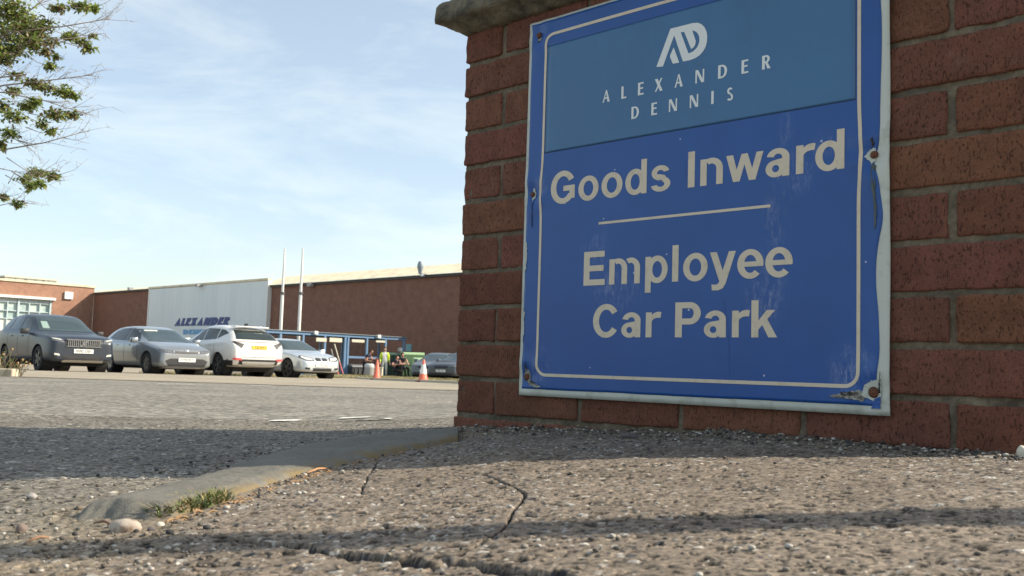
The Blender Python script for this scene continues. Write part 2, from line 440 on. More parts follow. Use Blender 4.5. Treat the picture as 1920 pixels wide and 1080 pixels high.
# kerb stone, sunk flush with the footway, with a broken near end
def make_kerb():
    A = [Vector((a.x, a.y, 0)) for a in KL]; B = [Vector((b.x, b.y, 0)) for b in KR]
    def res(P, n):
        P = np.array([[p.x, p.y] for p in P]); d = np.r_[0, np.cumsum(np.hypot(*np.diff(P, axis=0).T))]; s = np.linspace(0, d[-1], n)
        return np.stack([np.interp(s, d, P[:, 0]), np.interp(s, d, P[:, 1])], 1)
    n, m = 320, 40
    a, b = res(A, n), res(B, n)
    # extend beyond the pier's far corner
    V = []; Cc = []
    t = np.linspace(0, 1, m)
    X = a[:, None, 0] * (1 - t) + b[:, None, 0] * t; Y = a[:, None, 1] * (1 - t) + b[:, None, 1] * t
    P = np.stack([X.ravel(), Y.ravel(), np.zeros(X.size)], 1)
    prof = np.interp(t, [0, .04, .12, .3, .8, .93, .975, 1], [-.012, .003, .010, .0125, .0115, .007, -.001, -.014])
    along = np.linspace(0, 1, n)[:, None]
    endf = np.clip(along / .055, 0, 1) ** .5
    lift_ = .0065 * np.exp(-(along / .16) ** 2) * np.sin(np.pi * np.clip(t * .9 + .08, 0, 1))[None]
    jag = np.clip((along - .012 - .01 * (vnoise(np.stack([t * 9, t * 0, t * 0], 1), 5)[None])) / .035, 0, 1) ** .5
    Z = T(X, Y) - .0145 + (prof[None] + .0125 + lift_) * jag
    Z += .0009 * fbm(P * 60, 9, 4).reshape(X.shape) + .0006 * fbm(P * 320, 10, 2).reshape(X.shape)
    tone = 1 + .10 * fbm(P * 20, 11, 4) + .14 * fbm(P * 420, 12, 2)
    col = np.array([.160, .152, .130])[None] * tone[:, None]
    moss = np.clip((np.tile(t, n) - .80) / .15, 0, 1) * np.clip(.6 + fbm(P * 30, 13, 3), 0, 1)
    col = col * (1 - moss[:, None]) + np.array([.20, .15, .075])[None] * moss[:, None]
    ix = np.arange(n * m).reshape(n, m)
    q = np.stack([ix[:-1, :-1], ix[:-1, 1:], ix[1:, 1:], ix[1:, :-1]], -1).reshape(-1, 4)
    o = mesh_np('kerb', np.stack([X.ravel(), Y.ravel(), Z.ravel()], 1), q, mat('kerb_concrete', rough=.9, spec=.25, attr=True, bump=(500, .7, .0012)), col=col)
    tag(o, 'grey concrete kerb stone with chipped near end, sunk beside the footway', 'kerb')
make_kerb()

def rock(r, seed, sq=(1, 1, .6), sub=2, amp=.25):
    bm = bmesh.new(); bmesh.ops.create_icosphere(bm, subdivisions=sub, radius=1)
    V = np.array([v.co[:] for v in bm.verts]); n = fbm(V * 1.3 + seed * 7.7, seed, 3)
    V = V * (1 + amp * n)[:, None] * np.array(sq) * r
    f = [tuple(v.index for v in q.verts) for q in bm.faces]; bm.free()
    return V, f
def place_rock(name, px, py, r, sq, m, label, seed, amp=.2, sub=3):
    p = gp(px, py); V, f = rock(r, seed, sq, sub, amp)
    V[:, 2] += -V[:, 2].min() * .75
    o = mesh_np(name, V, f, m); o.location = (p.x, p.y, tz(p.x, p.y)); tag(o, label, 'stone'); return o
M_stone = mat('pale_pinkish_stone', (.40, .34, .28), .8, noise=(60, (.22, .14, .09), .5, .62), bump=(300, .4, .001))
M_stoneW = mat('white_stone', (.55, .52, .42), .8, noise=(90, (.42, .38, .32), .5, .7), bump=(300, .4, .001))
M_stoneD = mat('dark_stone', (.10, .09, .09), .85, bump=(300, .4, .001))
place_rock('stone', 234, 1001, .0088, (1.35, 1.0, .80), M_stone, 'pale pinkish stone lying against the broken end of the kerb', 3)
place_rock('stone', 300, 990, .0032, (1.2, 1, .9), M_stoneW, 'small white stone just right of the pale pinkish stone', 5)
place_rock('stone', 284, 1000, .0032, (1.2, 1, .9), M_stoneD, 'tiny dark stone between the pinkish stone and the small white stone', 6)
place_rock('stone', 1916, 860, .0068, (1.0, 1.1, 1.35), M_stoneW, 'white stone at the right foot of the brick pier', 8)
place_rock('stone', 40, 1003, .0045, (1, 1, 1.2), mat('brown_stone', (.17, .13, .11), .85), 'brown stone on the grit at the lower left edge', 9)
place_rock('stone', 60, 935, .0040, (1.3, 1, .8), mat('grey_stone', (.34, .31, .29), .85), 'grey stone on the road left of the kerb end', 10)
place_rock('stone', 1180, 822, .009, (1.6, 1, .5), M_stoneD, 'flat dark stone in the grit at the foot of the pier', 12)

def scatter():
    V = []; Fq = []; Cl = []; base = 0
    shapes = [rock(1, k, (1, .8, .55), 1, .35) for k in range(8)]
    def put(x, y, r, c):
        nonlocal base
        S, f = shapes[rng.integers(8)]; a = rng.uniform(0, 6.28); ca, sa = math.cos(a), math.sin(a)
        P = S * r; P = np.stack([P[:, 0] * ca - P[:, 1] * sa + x, P[:, 0] * sa + P[:, 1] * ca + y, P[:, 2] + r * .42], 1)
        P[:, 2] += float(gz_at(x, y)); V.append(P); Fq.append(np.array(f) + base); base += len(P); Cl.append(np.tile(c, (len(P), 1)))
    def gz_at(x, y):
        i = int(np.clip(np.searchsorted(Yr, y), 0, NR - 1)); j = int(np.clip(np.searchsorted(XX[i], x), 0, NC - 1)); return gz[i * NC + j]
    pal = [(.42, .40, .36), (.22, .20, .17), (.16, .13, .10), (.05, .05, .052), (.20, .165, .13), (.09, .08, .07)]
    for _ in range(700):
        y = .5 * (2.6 / .5) ** rng.random(); x = rng.uniform(-.62, .62) * y
        if rng.random() < .55 and x > -.3: pass
        r = .0009 + .0024 * rng.random() ** 3
        put(x, y, r, pal[rng.integers(6)])
    for _ in range(2400):      # grit along the foot of the pier
        s = rng.uniform(-.02, 1.16); o = abs(rng.normal(0, .05)) + .002
        p = E0 + WD * s + WN * o; r = .0009 + .0036 * rng.random() ** 4
        put(p.x, p.y, r, pal[rng.integers(6)])
    for _ in range(900):      # beside the kerb
        y = rng.uniform(.7, 1.9); x = kerb_x(y) + .065 + abs(rng.normal(0, .03)) if rng.random() < .5 else kerb_x(y) - .07 - abs(rng.normal(0, .08))
        r = .0009 + .0030 * rng.random() ** 3
        put(float(x), y, r, pal[rng.integers(6)])
    for _ in range(260):
        p = gp(rng.uniform(0, 420), rng.uniform(990, 1075)); put(p.x, p.y, .0008 + .0024 * rng.random() ** 3, pal[rng.integers(6)])
    o = mesh_np('gravel', np.concatenate(V), np.concatenate(Fq), mat('loose_grit', rough=.85, spec=.3, attr=True), col=np.concatenate(Cl), smooth=False)
    tag(o, 'loose grit and small chippings strewn over the footway', 'gravel', kind='stuff')
scatter()

# grass helpers
def blades(b, cx, cy, cz, n, spread, hgt, w, lean=.5):
    for _ in range(n):
        a = random.uniform(0, 6.28); r = spread * math.sqrt(random.random()); x, y = cx + r * math.cos(a), cy + r * math.sin(a)
        h = hgt * random.uniform(.4, 1.1); d = random.uniform(0, 6.28); l = h * random.uniform(.1, lean) * 1.6; ww = w * random.uniform(.6, 1.3)
        nx, ny = -math.sin(d) * ww, math.cos(d) * ww; dx, dy = math.cos(d) * l, math.sin(d) * l
        b.mi = random.randrange(3)
        b.add([(x - nx, y - ny, cz), (x + nx, y + ny, cz), (x + nx * .8 + dx * .4, y + ny * .8 + dy * .4, cz + h * .6), (x - nx * .8 + dx * .4, y - ny * .8 + dy * .4, cz + h * .6), (x + dx, y + dy, cz + h)], [(0, 1, 2, 3), (3, 2, 4)])
M_leafs = [mat('weed_green', (.075, .12, .03), .6), mat('weed_light_green', (.14, .17, .045), .6), mat('dry_blade', (.36, .27, .12), .8)]
M_dry = [mat('dry_grass', (.30, .24, .11), .85), mat('pale_dry_grass', (.40, .34, .18), .85), mat('dull_green_grass', (.14, .16, .055), .85)]
b = MB()
for _ in range(210):
    t_ = random.random(); px = 300 + 115 * t_; p = gp(px + random.uniform(-6, 6), 968 - 30 * t_ + random.uniform(-4, 6))
    blades(b, p.x, p.y, tz(p.x, p.y) - .001, 9, .010, .014, .0012, 1.2)
o = b.build('weed_tuft', M_leafs); tag(o, 'low green weed tuft growing along the near side of the kerb', 'weed')
b = MB()
for _ in range(90):           # dead needles and moss crumbs in the kerb joint
    t_ = random.random(); i = t_ * (len(KR) - 2); k = int(i); p = KR[k].lerp(KR[k + 1], i - k)
    x, y = p.x + random.uniform(.0, .022), p.y - random.uniform(-.004, .012); a = random.gauss(.9, .6); l = random.uniform(.003, .013)
    z = tz(x, y) + .002; dx, dy = math.cos(a) * l, math.sin(a) * l; w = .0005 + .0006 * random.random()
    b.mi = 0
    b.tube([(x, y, z), (x + dx * .5, y + dy * .5, z + .0015), (x + dx, y + dy, z)], w, 4)
o = b.build('dead_needles', [mat('orange_brown_debris', (.26, .16, .08), .85)]); tag(o, 'orange brown dead needles and bits along the kerb joint', 'debris', kind='stuff')
def twig(name, a, c, r, m, label):
    p, q = gp(*a), gp(*c); p.z = tz(p.x, p.y) + r + .003; q.z = tz(q.x, q.y) + r + .003; mid = (p + q) / 2 + Vector((0, .002, .002))
    o = MB().tube([p, p.lerp(mid, .6), mid, q.lerp(mid, .5), q], [r * .6, r, r * 1.1, r, r * .5], 6).build(name, m, smooth=True); tag(o, label, 'twig')
twig('twig', (576, 893), (612, 884), .0012, mat('orange_twig', (.5, .25, .12), .8), 'thin orange twig lying beside the kerb')
twig('twig', (1528, 829), (1568, 837), .0016, mat('pale_twig', (.5, .47, .42), .8), 'pale twig lying in the grit under the sign')
twig('twig', (175, 990), (210, 993), .0012, mat('brown_twig', (.2, .12, .08), .8), 'dark brown twig lying at the broken kerb end')
twig('twig', (48, 1027), (92, 1018), .0012, mat('reddish_twig', (.3, .17, .1), .8), 'reddish twig lying in the shadow at lower left')

# ================================================================== BRICK PIER
PW, PT, COPB = 1.115, .215, .7416
pier = empty('brick_pier', (E0.x, E0.y, tz(E0.x, E0.y)), 0, 'red brown brick gate pier with a rough stone coping and a blue sign on it', 'pier')
def rough_brick(dx, dy, dz, seed, n=None):
    """box with rounded rough edges; n=(nx,ny,nz)"""
    nx, ny, nz = n or (max(8, int(dx / .0065)), max(4, int(dy / .02)), 11)
    Vs = []; Fs = []; key = {}
    def vid(i, j, k):
        q = (i, j, k)
        if q not in key: key[q] = len(Vs); Vs.append(q)
        return key[q]
    for i in range(nx):
        for k in range(nz):
            for j in (0, ny):
                f = [vid(i, j, k), vid(i + 1, j, k), vid(i + 1, j, k + 1), vid(i, j, k + 1)]; Fs.append(f if j == 0 else f[::-1])
    for j in range(ny):
        for k in range(nz):
            for i in (0, nx):
                f = [vid(i, j, k), vid(i, j + 1, k), vid(i, j + 1, k + 1), vid(i, j, k + 1)]; Fs.append(f[::-1] if i == 0 else f)
    for i in range(nx):
        for j in range(ny):
            for k in (0, nz):
                f = [vid(i, j, k), vid(i + 1, j, k), vid(i + 1, j + 1, k), vid(i, j + 1, k)]; Fs.append(f[::-1] if k == 0 else f)
    A = np.array(Vs, float) / np.array([nx, ny, nz]); h = np.array([dx, dy, dz]) / 2
    # cluster the grid towards the edges
    A = .5 - .5 * np.cos(np.pi * A) * .45 - .5 * (1 - 2 * A) * .55
    P = (A - .5) * 2 * h; r = .0042
    inner = np.clip(P, -(h - r), h - r); dv = P - inner; L = np.linalg.norm(dv, axis=1); L[L == 0] = 1
    rr = r * (1 + .45 * vnoise(P * 55 + seed * 3.1, seed))
    P = np.where((np.abs(dv).sum(1) > 1e-9)[:, None], inner + dv / L[:, None] * np.minimum(np.linalg.norm(dv, axis=1), rr)[:, None], P)
    nrm = P / np.maximum(np.abs(P / h).max(1), 1e-6)[:, None]; nrm = np.sign(P) * (np.abs(P / h) > .93)
    P = P + nrm * (.0007 * fbm(P * 70 + seed * 5.3, seed + 1, 3) + .0010 * np.minimum(0, fbm(P * 38 + seed * 1.7, seed + 2, 3) + .45))[:, None]
    return P, np.array(Fs)
def build_brickwork():
    V = []; Fq = []; Cc = []; mi = []; base = 0; rs = np.random.default_rng(5)
    Rz = np.array([[WD.x, -WN.x], [WD.y, -WN.y]])
    for row in range(-3, 11):
        h0 = row * .075 - .070 + .0; zc = -.0375 + row * .075 + .0
        # row 0 is the course under the line h = 0
        zc = -.0375 + row * .075
        even = (row % 2 == 0)
        joints = [0, .108] + [.1135 + .225 * k for k in range(1, 5)] + [PW] if even else [0, .221] + [.226 + .225 * k for k in range(1, 4)] + [PW]
        if even: xs = [0, .1135, .3385, .5635, .7885, 1.0135, PW + .005]
        else: xs = [0, .226, .451, .676, .901, PW + .005]
        for a, c in zip(xs[:-1], xs[1:]):
            x0 = a + (.0043 if a > 0 else 0); x1 = c - (.0043 if c < PW else .005)
            j = rs.normal(0, .0011, 4)
            dz = .0672 + rs.normal(0, .0009)
            for back in (0, 1):
                P, f = rough_brick(x1 - x0 + j[0], .1025, dz, int(rs.integers(9999)), None if back == 0 else (6, 3, 4))
                ang = rs.normal(0, .004); P = P @ np.array([[math.cos(ang), 0, -math.sin(ang)], [0, 1, 0], [math.sin(ang), 0, math.cos(ang)]])
                s = P[:, 0] + (x0 + x1) / 2 + j[1] * (1 if a > 0 else 1.8); o = -(P[:, 1] + .05125 + back * .1125) + j[2] * 1.0
                z = P[:, 2] + zc + j[3] * .6
                W3 = np.stack([E0.x + WD.x * s + WN.x * o, E0.y + WD.y * s + WN.y * o, E0.z + z], 1)
                V.append(W3); Fq.append(f + base); base += len(W3)
                tone = np.array([.170, .070, .045]) * rs.uniform(.84, 1.10) * np.array([1, rs.uniform(.93, 1.07), rs.uniform(.93, 1.08)])
                Cc.append(np.tile(tone, (len(W3), 1))); mi += [0] * len(f)
    # mortar body as a fine front sheet and back, slightly recessed
    ns, nh = 420, 330
    S, H = np.meshgrid(np.linspace(.0045, PW - .0045, ns), np.linspace(-.30, COPB - .001, nh))
    Pn = np.stack([S.ravel(), H.ravel(), S.ravel() * 0], 1)
    O = -.0046 + .0010 * fbm(Pn * 35, 71, 3) + .0009 * fbm(Pn * 200, 72, 2)
    for face in (0, 1):
        o_ = O if face == 0 else np.full_like(O, -PT + .005)
        W3 = np.stack([E0.x + WD.x * S.ravel() + WN.x * o_, E0.y + WD.y * S.ravel() + WN.y * o_, E0.z + H.ravel()], 1)
        ix = np.arange(ns * nh).reshape(nh, ns); q = np.stack([ix[:-1, :-1], ix[:-1, 1:], ix[1:, 1:], ix[1:, :-1]], -1).reshape(-1, 4)
        if face: q = q[:, ::-1]
        V.append(W3); Fq.append(q + base); base += len(W3)
        Cc.append(np.clip(np.array([.145, .12, .085])[None] * (1 + .25 * fbm(Pn * 25, 73, 3) + .25 * fbm(Pn * 220, 74, 2))[:, None], .03, 1)); mi += [1] * len(q)
    for s_ in (.0045, PW - .0045):
        W3 = [wp(s_, -.3, -.006), wp(s_, -.3, -PT + .005), wp(s_, COPB - .001, -PT + .005), wp(s_, COPB - .001, -.006)]
        V.append(np.array([v[:] for v in W3])); Fq.append(np.array([[0, 1, 2, 3] if s_ < .5 else [3, 2, 1, 0]]) + base); base += 4
        Cc.append(np.tile([.21, .185, .135], (4, 1))); mi += [1]
    mb = D.materials.new('red_brown_brick'); mb.use_nodes = True; t, bs = nodes_of(mb); L = t.links
    co = t.nodes.new('ShaderNodeTexCoord'); at_ = t.nodes.new('ShaderNodeAttribute'); at_.attribute_name = 'Col'
    mpp = t.nodes.new('ShaderNodeMapping'); mpp.inputs['Rotation'].default_value = (0, 0, TH); L.new(co.outputs['Object'], mpp.inputs[0])
    mp2 = t.nodes.new('ShaderNodeMapping'); mp2.inputs['Scale'].default_value = (1, 1, .42); L.new(mpp.outputs[0], mp2.inputs[0])
    fl = t.nodes.new('ShaderNodeTexNoise'); fl.inputs['Scale'].default_value = 330; fl.inputs['Detail'].default_value = 3; fl.inputs['Roughness'].default_value = .6; L.new(mp2.outputs[0], fl.inputs['Vector'])
    rg = t.nodes.new('ShaderNodeMapRange'); rg.inputs[1].default_value = .35; rg.inputs[2].default_value = .44; rg.inputs[3].default_value = .42; rg.inputs[4].default_value = 1; L.new(fl.outputs[0], rg.inputs[0])
    n2 = t.nodes.new('ShaderNodeTexNoise'); n2.inputs['Scale'].default_value = 24; n2.inputs['Detail'].default_value = 6; n2.inputs['Roughness'].default_value = .7; L.new(co.outputs['Object'], n2.inputs['Vector'])
    r2 = t.nodes.new('ShaderNodeMapRange'); r2.inputs[1].default_value = .3; r2.inputs[2].default_value = .7; r2.inputs[3].default_value = .72; r2.inputs[4].default_value = 1.22; L.new(n2.outputs[0], r2.inputs[0])
    n4 = t.nodes.new('ShaderNodeTexNoise'); n4.inputs['Scale'].default_value = 420; n4.inputs['Detail'].default_value = 2; L.new(co.outputs['Object'], n4.inputs['Vector'])
    r4 = t.nodes.new('ShaderNodeMapRange'); r4.inputs[1].default_value = .3; r4.inputs[2].default_value = .7; r4.inputs[3].default_value = .85; r4.inputs[4].default_value = 1.18; L.new(n4.outputs[0], r4.inputs[0])
    m1 = t.nodes.new('ShaderNodeMath'); m1.operation = 'MULTIPLY'; L.new(rg.outputs[0], m1.inputs[0]); L.new(r2.outputs[0], m1.inputs[1])
    m2 = t.nodes.new('ShaderNodeMath'); m2.operation = 'MULTIPLY'; L.new(m1.outputs[0], m2.inputs[0]); L.new(r4.outputs[0], m2.inputs[1])
    x = t.nodes.new('ShaderNodeMix'); x.data_type = 'RGBA'; x.blend_type = 'MULTIPLY'; x.inputs[0].default_value = 1
    L.new(at_.outputs['Color'], x.inputs[6]); L.new(m2.outputs[0], x.inputs[7])
    # pale bloom
    n3 = t.nodes.new('ShaderNodeTexNoise'); n3.inputs['Scale'].default_value = 11; n3.inputs['Detail'].default_value = 7; n3.inputs['Roughness'].default_value = .75; L.new(co.outputs['Object'], n3.inputs['Vector'])
    r3 = t.nodes.new('ShaderNodeMapRange'); r3.inputs[1].default_value = .60; r3.inputs[2].default_value = .80; r3.inputs[3].default_value = 0; r3.inputs[4].default_value = .45; L.new(n3.outputs[0], r3.inputs[0])
    y = t.nodes.new('ShaderNodeMix'); y.data_type = 'RGBA'; y.inputs[7].default_value = (.26, .17, .13, 1); L.new(r3.outputs[0], y.inputs[0]); L.new(x.outputs[2], y.inputs[6])
    L.new(y.outputs[2], bs.inputs['Base Color']); bs.inputs['Roughness'].default_value = .88; bs.inputs['Specular IOR Level'].default_value = .25
    bp = t.nodes.new('ShaderNodeBump'); bp.inputs['Strength'].default_value = .7; bp.inputs['Distance'].default_value = .0015; L.new(m2.outputs[0], bp.inputs['Height']); L.new(bp.outputs[0], bs.inputs['Normal'])
    mm = mat('mortar', rough=.95, spec=.2, attr=True, noise=(12, (.10, .09, .07), .52, .72), bump=(260, .8, .002))
    inv = Matrix.Translation(-pier.location)
    Vn = np.concatenate(V) - np.array(pier.location[:])
    return mesh_np('brickwork', Vn, np.concatenate(Fq), [mb, mm], pier, col=np.concatenate(Cc), mi=mi)
build_brickwork()
def build_coping():
    # slab with drip chamfer, roughly broken edges
    ns, nr = 220, 64
    ov = .052
    prof = [(-PT / 2, 0), (.0, 0), (.012, .002), (.030, .014), (ov, .024), (ov + .003, .034), (ov + .001, .058), (ov - .008, .072), (-.02, .082), (-PT / 2, .094)]
    d = np.r_[0, np.cumsum([math.dist(a, b_) for a, b_ in zip(prof[:-1], prof[1:])])]
    s = np.linspace(0, d[-1], nr); O = np.interp(s, d, [p[0] for p in prof]); H = np.interp(s, d, [p[1] for p in prof])
    V = []; ix = 0
    full = np.concatenate([np.stack([O, H], 1), np.stack([-PT - O[::-1], H[::-1]], 1)[1:-1]]); nr2 = len(full)
    S = np.linspace(-.050, PW + .050, ns)
    t = (S - S[0]) / (S[-1] - S[0])
    P = np.zeros((ns, nr2, 3))
    for i in range(ns):
        e = min(1, (S[i] - S[0]) / .045, (S[-1] - S[i]) / .045); e = max(e, 0)
        # chamfered ends the same way as the long sides: low part drawn in
        o = full[:, 0].copy(); h = full[:, 1].copy()
        lowcut = np.clip((.024 - h) / .024, 0, 1)
        h = np.where((e < 1) & (h < .024), .024 * (1 - e) + h * e, h)
        rim = 1 - (1 - min(1, (e + .12) / .35)) ** 2 if e < .25 else 1
        h = np.where(h > .06, .06 + (h - .06) * rim, h)
        c = -PT / 2; o = c + (o - c) * (1 if e > .02 else .985)
        P[i, :, 0] = S[i]; P[i, :, 1] = o; P[i, :, 2] = h
    Q = P.reshape(-1, 3)
    n = .0045 * fbm(Q * 16, 91, 4) + .0022 * fbm(Q * 90, 92, 3)
    c = np.array([0, -PT / 2, .045]); dv = Q - c; dv[:, 0] = 0; dv /= np.linalg.norm(dv, axis=1)[:, None] + 1e-9
    att = np.clip((np.abs(Q[:, 1] + PT / 2) - PT / 2 + .0) / .03, 0, 1)
    Q = Q + dv * n[:, None] * np.where(Q[:, 2] < .004, att, 1)[:, None]
    Q[:ns and nr2, 0] += .005 * fbm(Q[:nr2] * 40, 93, 3); Q[-nr2:, 0] += .005 * fbm(Q[-nr2:] * 40, 94, 3)
    W3 = np.stack([E0.x + WD.x * Q[:, 0] + WN.x * Q[:, 1], E0.y + WD.y * Q[:, 0] + WN.y * Q[:, 1], E0.z + COPB + Q[:, 2]], 1) - np.array(pier.location[:])
    ixs = np.arange(ns * nr2).reshape(ns, nr2); nx = np.roll(ixs, -1, 1)
    q = np.stack([ixs[:-1], ixs[1:], nx[1:], nx[:-1]], -1).reshape(-1, 4)
    F2 = [tuple(r) for r in q.tolist()] + [tuple(ixs[0].tolist()), tuple(ixs[-1][::-1].tolist())]
    o = mesh_np('coping', W3, F2, mat('rough_coping_stone', (.20, .175, .125), .95, spec=.2, noise=(22, (.075, .07, .055), .42, .66), bump=(160, 1, .003)), pier)
build_coping()

# ================================================================== SIGN
sign = empty('company_sign', wp(.56, -.0265, .004), 0, 'weathered blue metal notice reading Goods Inward and Employee Car Park, bolted to the brick pier', 'sign')
SO = .0045           # back of the sign stands this far off the brick face
S0, S1, H0, H1 = .1918, .9277, -.0272, .7218
BOLTS = [(.2165, .6935, .0062), (.2125, .3697, .0055), (.2110, .0085, .0072), (.9040, .0062, .0085), (.9045, .3603, .0060), (.9040, .6935, .006)]
def dent(s, h):
    """how far the sheet is pushed in round the bolts, and gentle waviness"""
    z = .0010 * np.sin(s * 9 + 1) * np.sin(h * 7)
    z = z + .0014 * np.exp(-((s - S1) / .035) ** 2) * np.sin(h * 24) 
    for (bs, bh, r) in BOLTS:
        d = np.hypot(s - bs, (h - bh) * .8)
        z = z - .0034 * np.exp(-(d / .014) ** 2) + .0014 * np.exp(-((d - .026) / .010) ** 2)
        a = np.arctan2(h - bh, s - bs); z = z + .0007 * np.exp(-((d - .035) / .02) ** 2) * np.cos(5 * a + bs * 9)
    return z
def SP(s, h, o):
    """points on the sign sheet -> local to the sign empty"""
    s = np.asarray(s, float); h = np.asarray(h, float)
    oo = SO + .003 + o + dent(s, h)
    P = np.stack([E0.x + WD.x * s + WN.x * oo, E0.y + WD.y * s + WN.y * oo, E0.z + h + 0 * s], -1)
    return P - np.array(sign.location[:])
def face_grid(name, sl, sr, hb, ht, n, m, o, material, wob=0.0, seed=0, parent=None, thick=.0008, sd=None):
    S, H = np.meshgrid(np.linspace(0, 1, n), np.linspace(0, 1, m))
    hh = hb + (ht - hb) * H
    zz = np.zeros_like(hh.ravel())
    lw = wob * fbm(np.stack([hh.ravel() * 14, zz, zz], 1), seed, 4).reshape(hh.shape); rw = wob * fbm(np.stack([hh.ravel() * 14, zz + 5, zz], 1), seed + 3, 4).reshape(hh.shape)
    ss0 = sl + (sr - sl) * S
    bw = wob * .7 * fbm(np.stack([ss0.ravel() * 16, zz + 9, zz], 1), seed + 5, 4).reshape(hh.shape)
    s_l = sl + lw; s_r = sr + rw
    if sd is not None: s_r = s_r + sd(hh)
    ss = s_l + (s_r - s_l) * S; hh = hh + bw * (1 - H) ** 8
    P = SP(ss.ravel(), hh.ravel(), o); P2 = SP(ss.ravel(), hh.ravel(), o - thick)
    ix = np.arange(n * m).reshape(m, n); q = np.stack([ix[:-1, :-1], ix[:-1, 1:], ix[1:, 1:], ix[1:, :-1]], -1).reshape(-1, 4)
    k = n * m; edge = []
    for a, c in list(zip(ix[0, :-1], ix[0, 1:])) + list(zip(ix[1:, 0], ix[:-1, 0])) + list(zip(ix[:-1, -1], ix[1:, -1])) + list(zip(ix[-1, 1:], ix[-1, :-1])):
        edge.append((a, a + k, c + k, c))
    F2 = np.concatenate([q, q[:, ::-1] + k, np.array(edge)])
    return mesh_np(name, np.concatenate([P, P2]), F2, material, parent or sign, smooth=False if thick > .001 else True)
def sign_paint(name, c, scuff_sheen=True, rough=.32):
    m = D.materials.new(name); m.use_nodes = True; t, bs = nodes_of(m); L = t.links
    co = t.nodes.new('ShaderNodeTexCoord')
    mp_ = t.nodes.new('ShaderNodeMapping'); mp_.vector_type = 'POINT'; mp_.inputs['Rotation'].default_value = (0, 0, TH); L.new(co.outputs['Object'], mp_.inputs[0])
    # x along the sign, z up
    n = t.nodes.new('ShaderNodeTexNoise'); n.inputs['Scale'].default_value = 5; n.inputs['Detail'].default_value = 8; n.inputs['Roughness'].default_value = .7; L.new(mp_.outputs[0], n.inputs['Vector'])
    r = t.nodes.new('ShaderNodeMapRange'); r.inputs[1].default_value = .3; r.inputs[2].default_value = .75; r.inputs[3].default_value = .9; r.inputs[4].default_value = 1.12; L.new(n.outputs[0], r.inputs[0])
    x = t.nodes.new('ShaderNodeMix'); x.data_type = 'RGBA'; x.blend_type = 'MULTIPLY'; x.inputs[0].default_value = 1; x.inputs[6].default_value = (*c, 1); L.new(r.outputs[0], x.inputs[7])
    out = x.outputs[2]
    if scuff_sheen:  # pale scuffs, together with a hazy sheen painted into the colour
        sp = t.nodes.new('ShaderNodeSeparateXYZ'); L.new(mp_.outputs[0], sp.inputs[0])
        mk = t.nodes.new('ShaderNodeMapping'); mk.inputs['Scale'].default_value = (1.6, 1, .35); L.new(mp_.outputs[0], mk.inputs[0])
        f = t.nodes.new('ShaderNodeTexNoise'); f.inputs['Scale'].default_value = 110; f.inputs['Detail'].default_value = 8; f.inputs['Roughness'].default_value = .8; L.new(mk.outputs[0], f.inputs['Vector'])
        g = t.nodes.new('ShaderNodeTexNoise'); g.inputs['Scale'].default_value = 22; g.inputs['Detail'].default_value = 6; g.inputs['Roughness'].default_value = .75; L.new(mp_.outputs[0], g.inputs['Vector'])
        tot = None
        for (px, py, rs_, rh_, amp) in [(1160, 545, .040, .030, .9), (1440, 545, .028, .050, 1.0), (1490, 330, .030, .030, .8), (1455, 420, .018, .04, .7), (1600, 690, .028, .030, 1.1), (1560, 270, .03, .015, .5), (1020, 690, .02, .03, .8), (1120, 470, .03, .04, .45), (1020, 350, .014, .02, .6), (1480, 240, .012, .03, .5)]:
            s_, h_ = wall_sh(px, py); cx = s_ - .56; cz = h_ + .0265
            v = t.nodes.new('ShaderNodeVectorMath'); v.operation = 'SUBTRACT'; v.inputs[1].default_value = (cx, 0, cz)
            sc = t.nodes.new('ShaderNodeVectorMath'); sc.operation = 'MULTIPLY'; sc.inputs[1].default_value = (1 / rs_, 0, 1 / rh_)
            ln = t.nodes.new('ShaderNodeVectorMath'); ln.operation = 'LENGTH'
            L.new(mp_.outputs[0], v.inputs[0]); L.new(v.outputs[0], sc.inputs[0]); L.new(sc.outputs[0], ln.inputs[0])
            rr = t.nodes.new('ShaderNodeMapRange'); rr.interpolation_type = 'SMOOTHSTEP'; rr.inputs[1].default_value = .1; rr.inputs[2].default_value = 1.7; rr.inputs[3].default_value = amp; rr.inputs[4].default_value = 0; L.new(ln.outputs['Value'], rr.inputs[0])
            if tot is None: tot = rr.outputs[0]
            else:
                a = t.nodes.new('ShaderNodeMath'); a.operation = 'MAXIMUM'; L.new(tot, a.inputs[0]); L.new(rr.outputs[0], a.inputs[1]); tot = a.outputs[0]
        fr = t.nodes.new('ShaderNodeMapRange'); fr.inputs[1].default_value = .46; fr.inputs[2].default_value = .68; L.new(f.outputs[0], fr.inputs[0])
        gr = t.nodes.new('ShaderNodeMapRange'); gr.inputs[1].default_value = .38; gr.inputs[2].default_value = .62; L.new(g.outputs[0], gr.inputs[0])
        a1 = t.nodes.new('ShaderNodeMath'); a1.operation = 'MULTIPLY'; L.new(fr.outputs[0], a1.inputs[0]); L.new(gr.outputs[0], a1.inputs[1])
        a2 = t.nodes.new('ShaderNodeMath'); a2.operation = 'MULTIPLY'; L.new(a1.outputs[0], a2.inputs[0]); L.new(tot, a2.inputs[1])
        # isolated specks
        vo = t.nodes.new('ShaderNodeTexVoronoi'); vo.inputs['Scale'].default_value = 42; L.new(mp_.outputs[0], vo.inputs['Vector'])
        sr = t.nodes.new('ShaderNodeSeparateColor'); L.new(vo.outputs['Color'], sr.inputs[0])
        gt = t.nodes.new('ShaderNodeMath'); gt.operation = 'GREATER_THAN'; gt.inputs[1].default_value = .90; L.new(sr.outputs[0], gt.inputs[0])
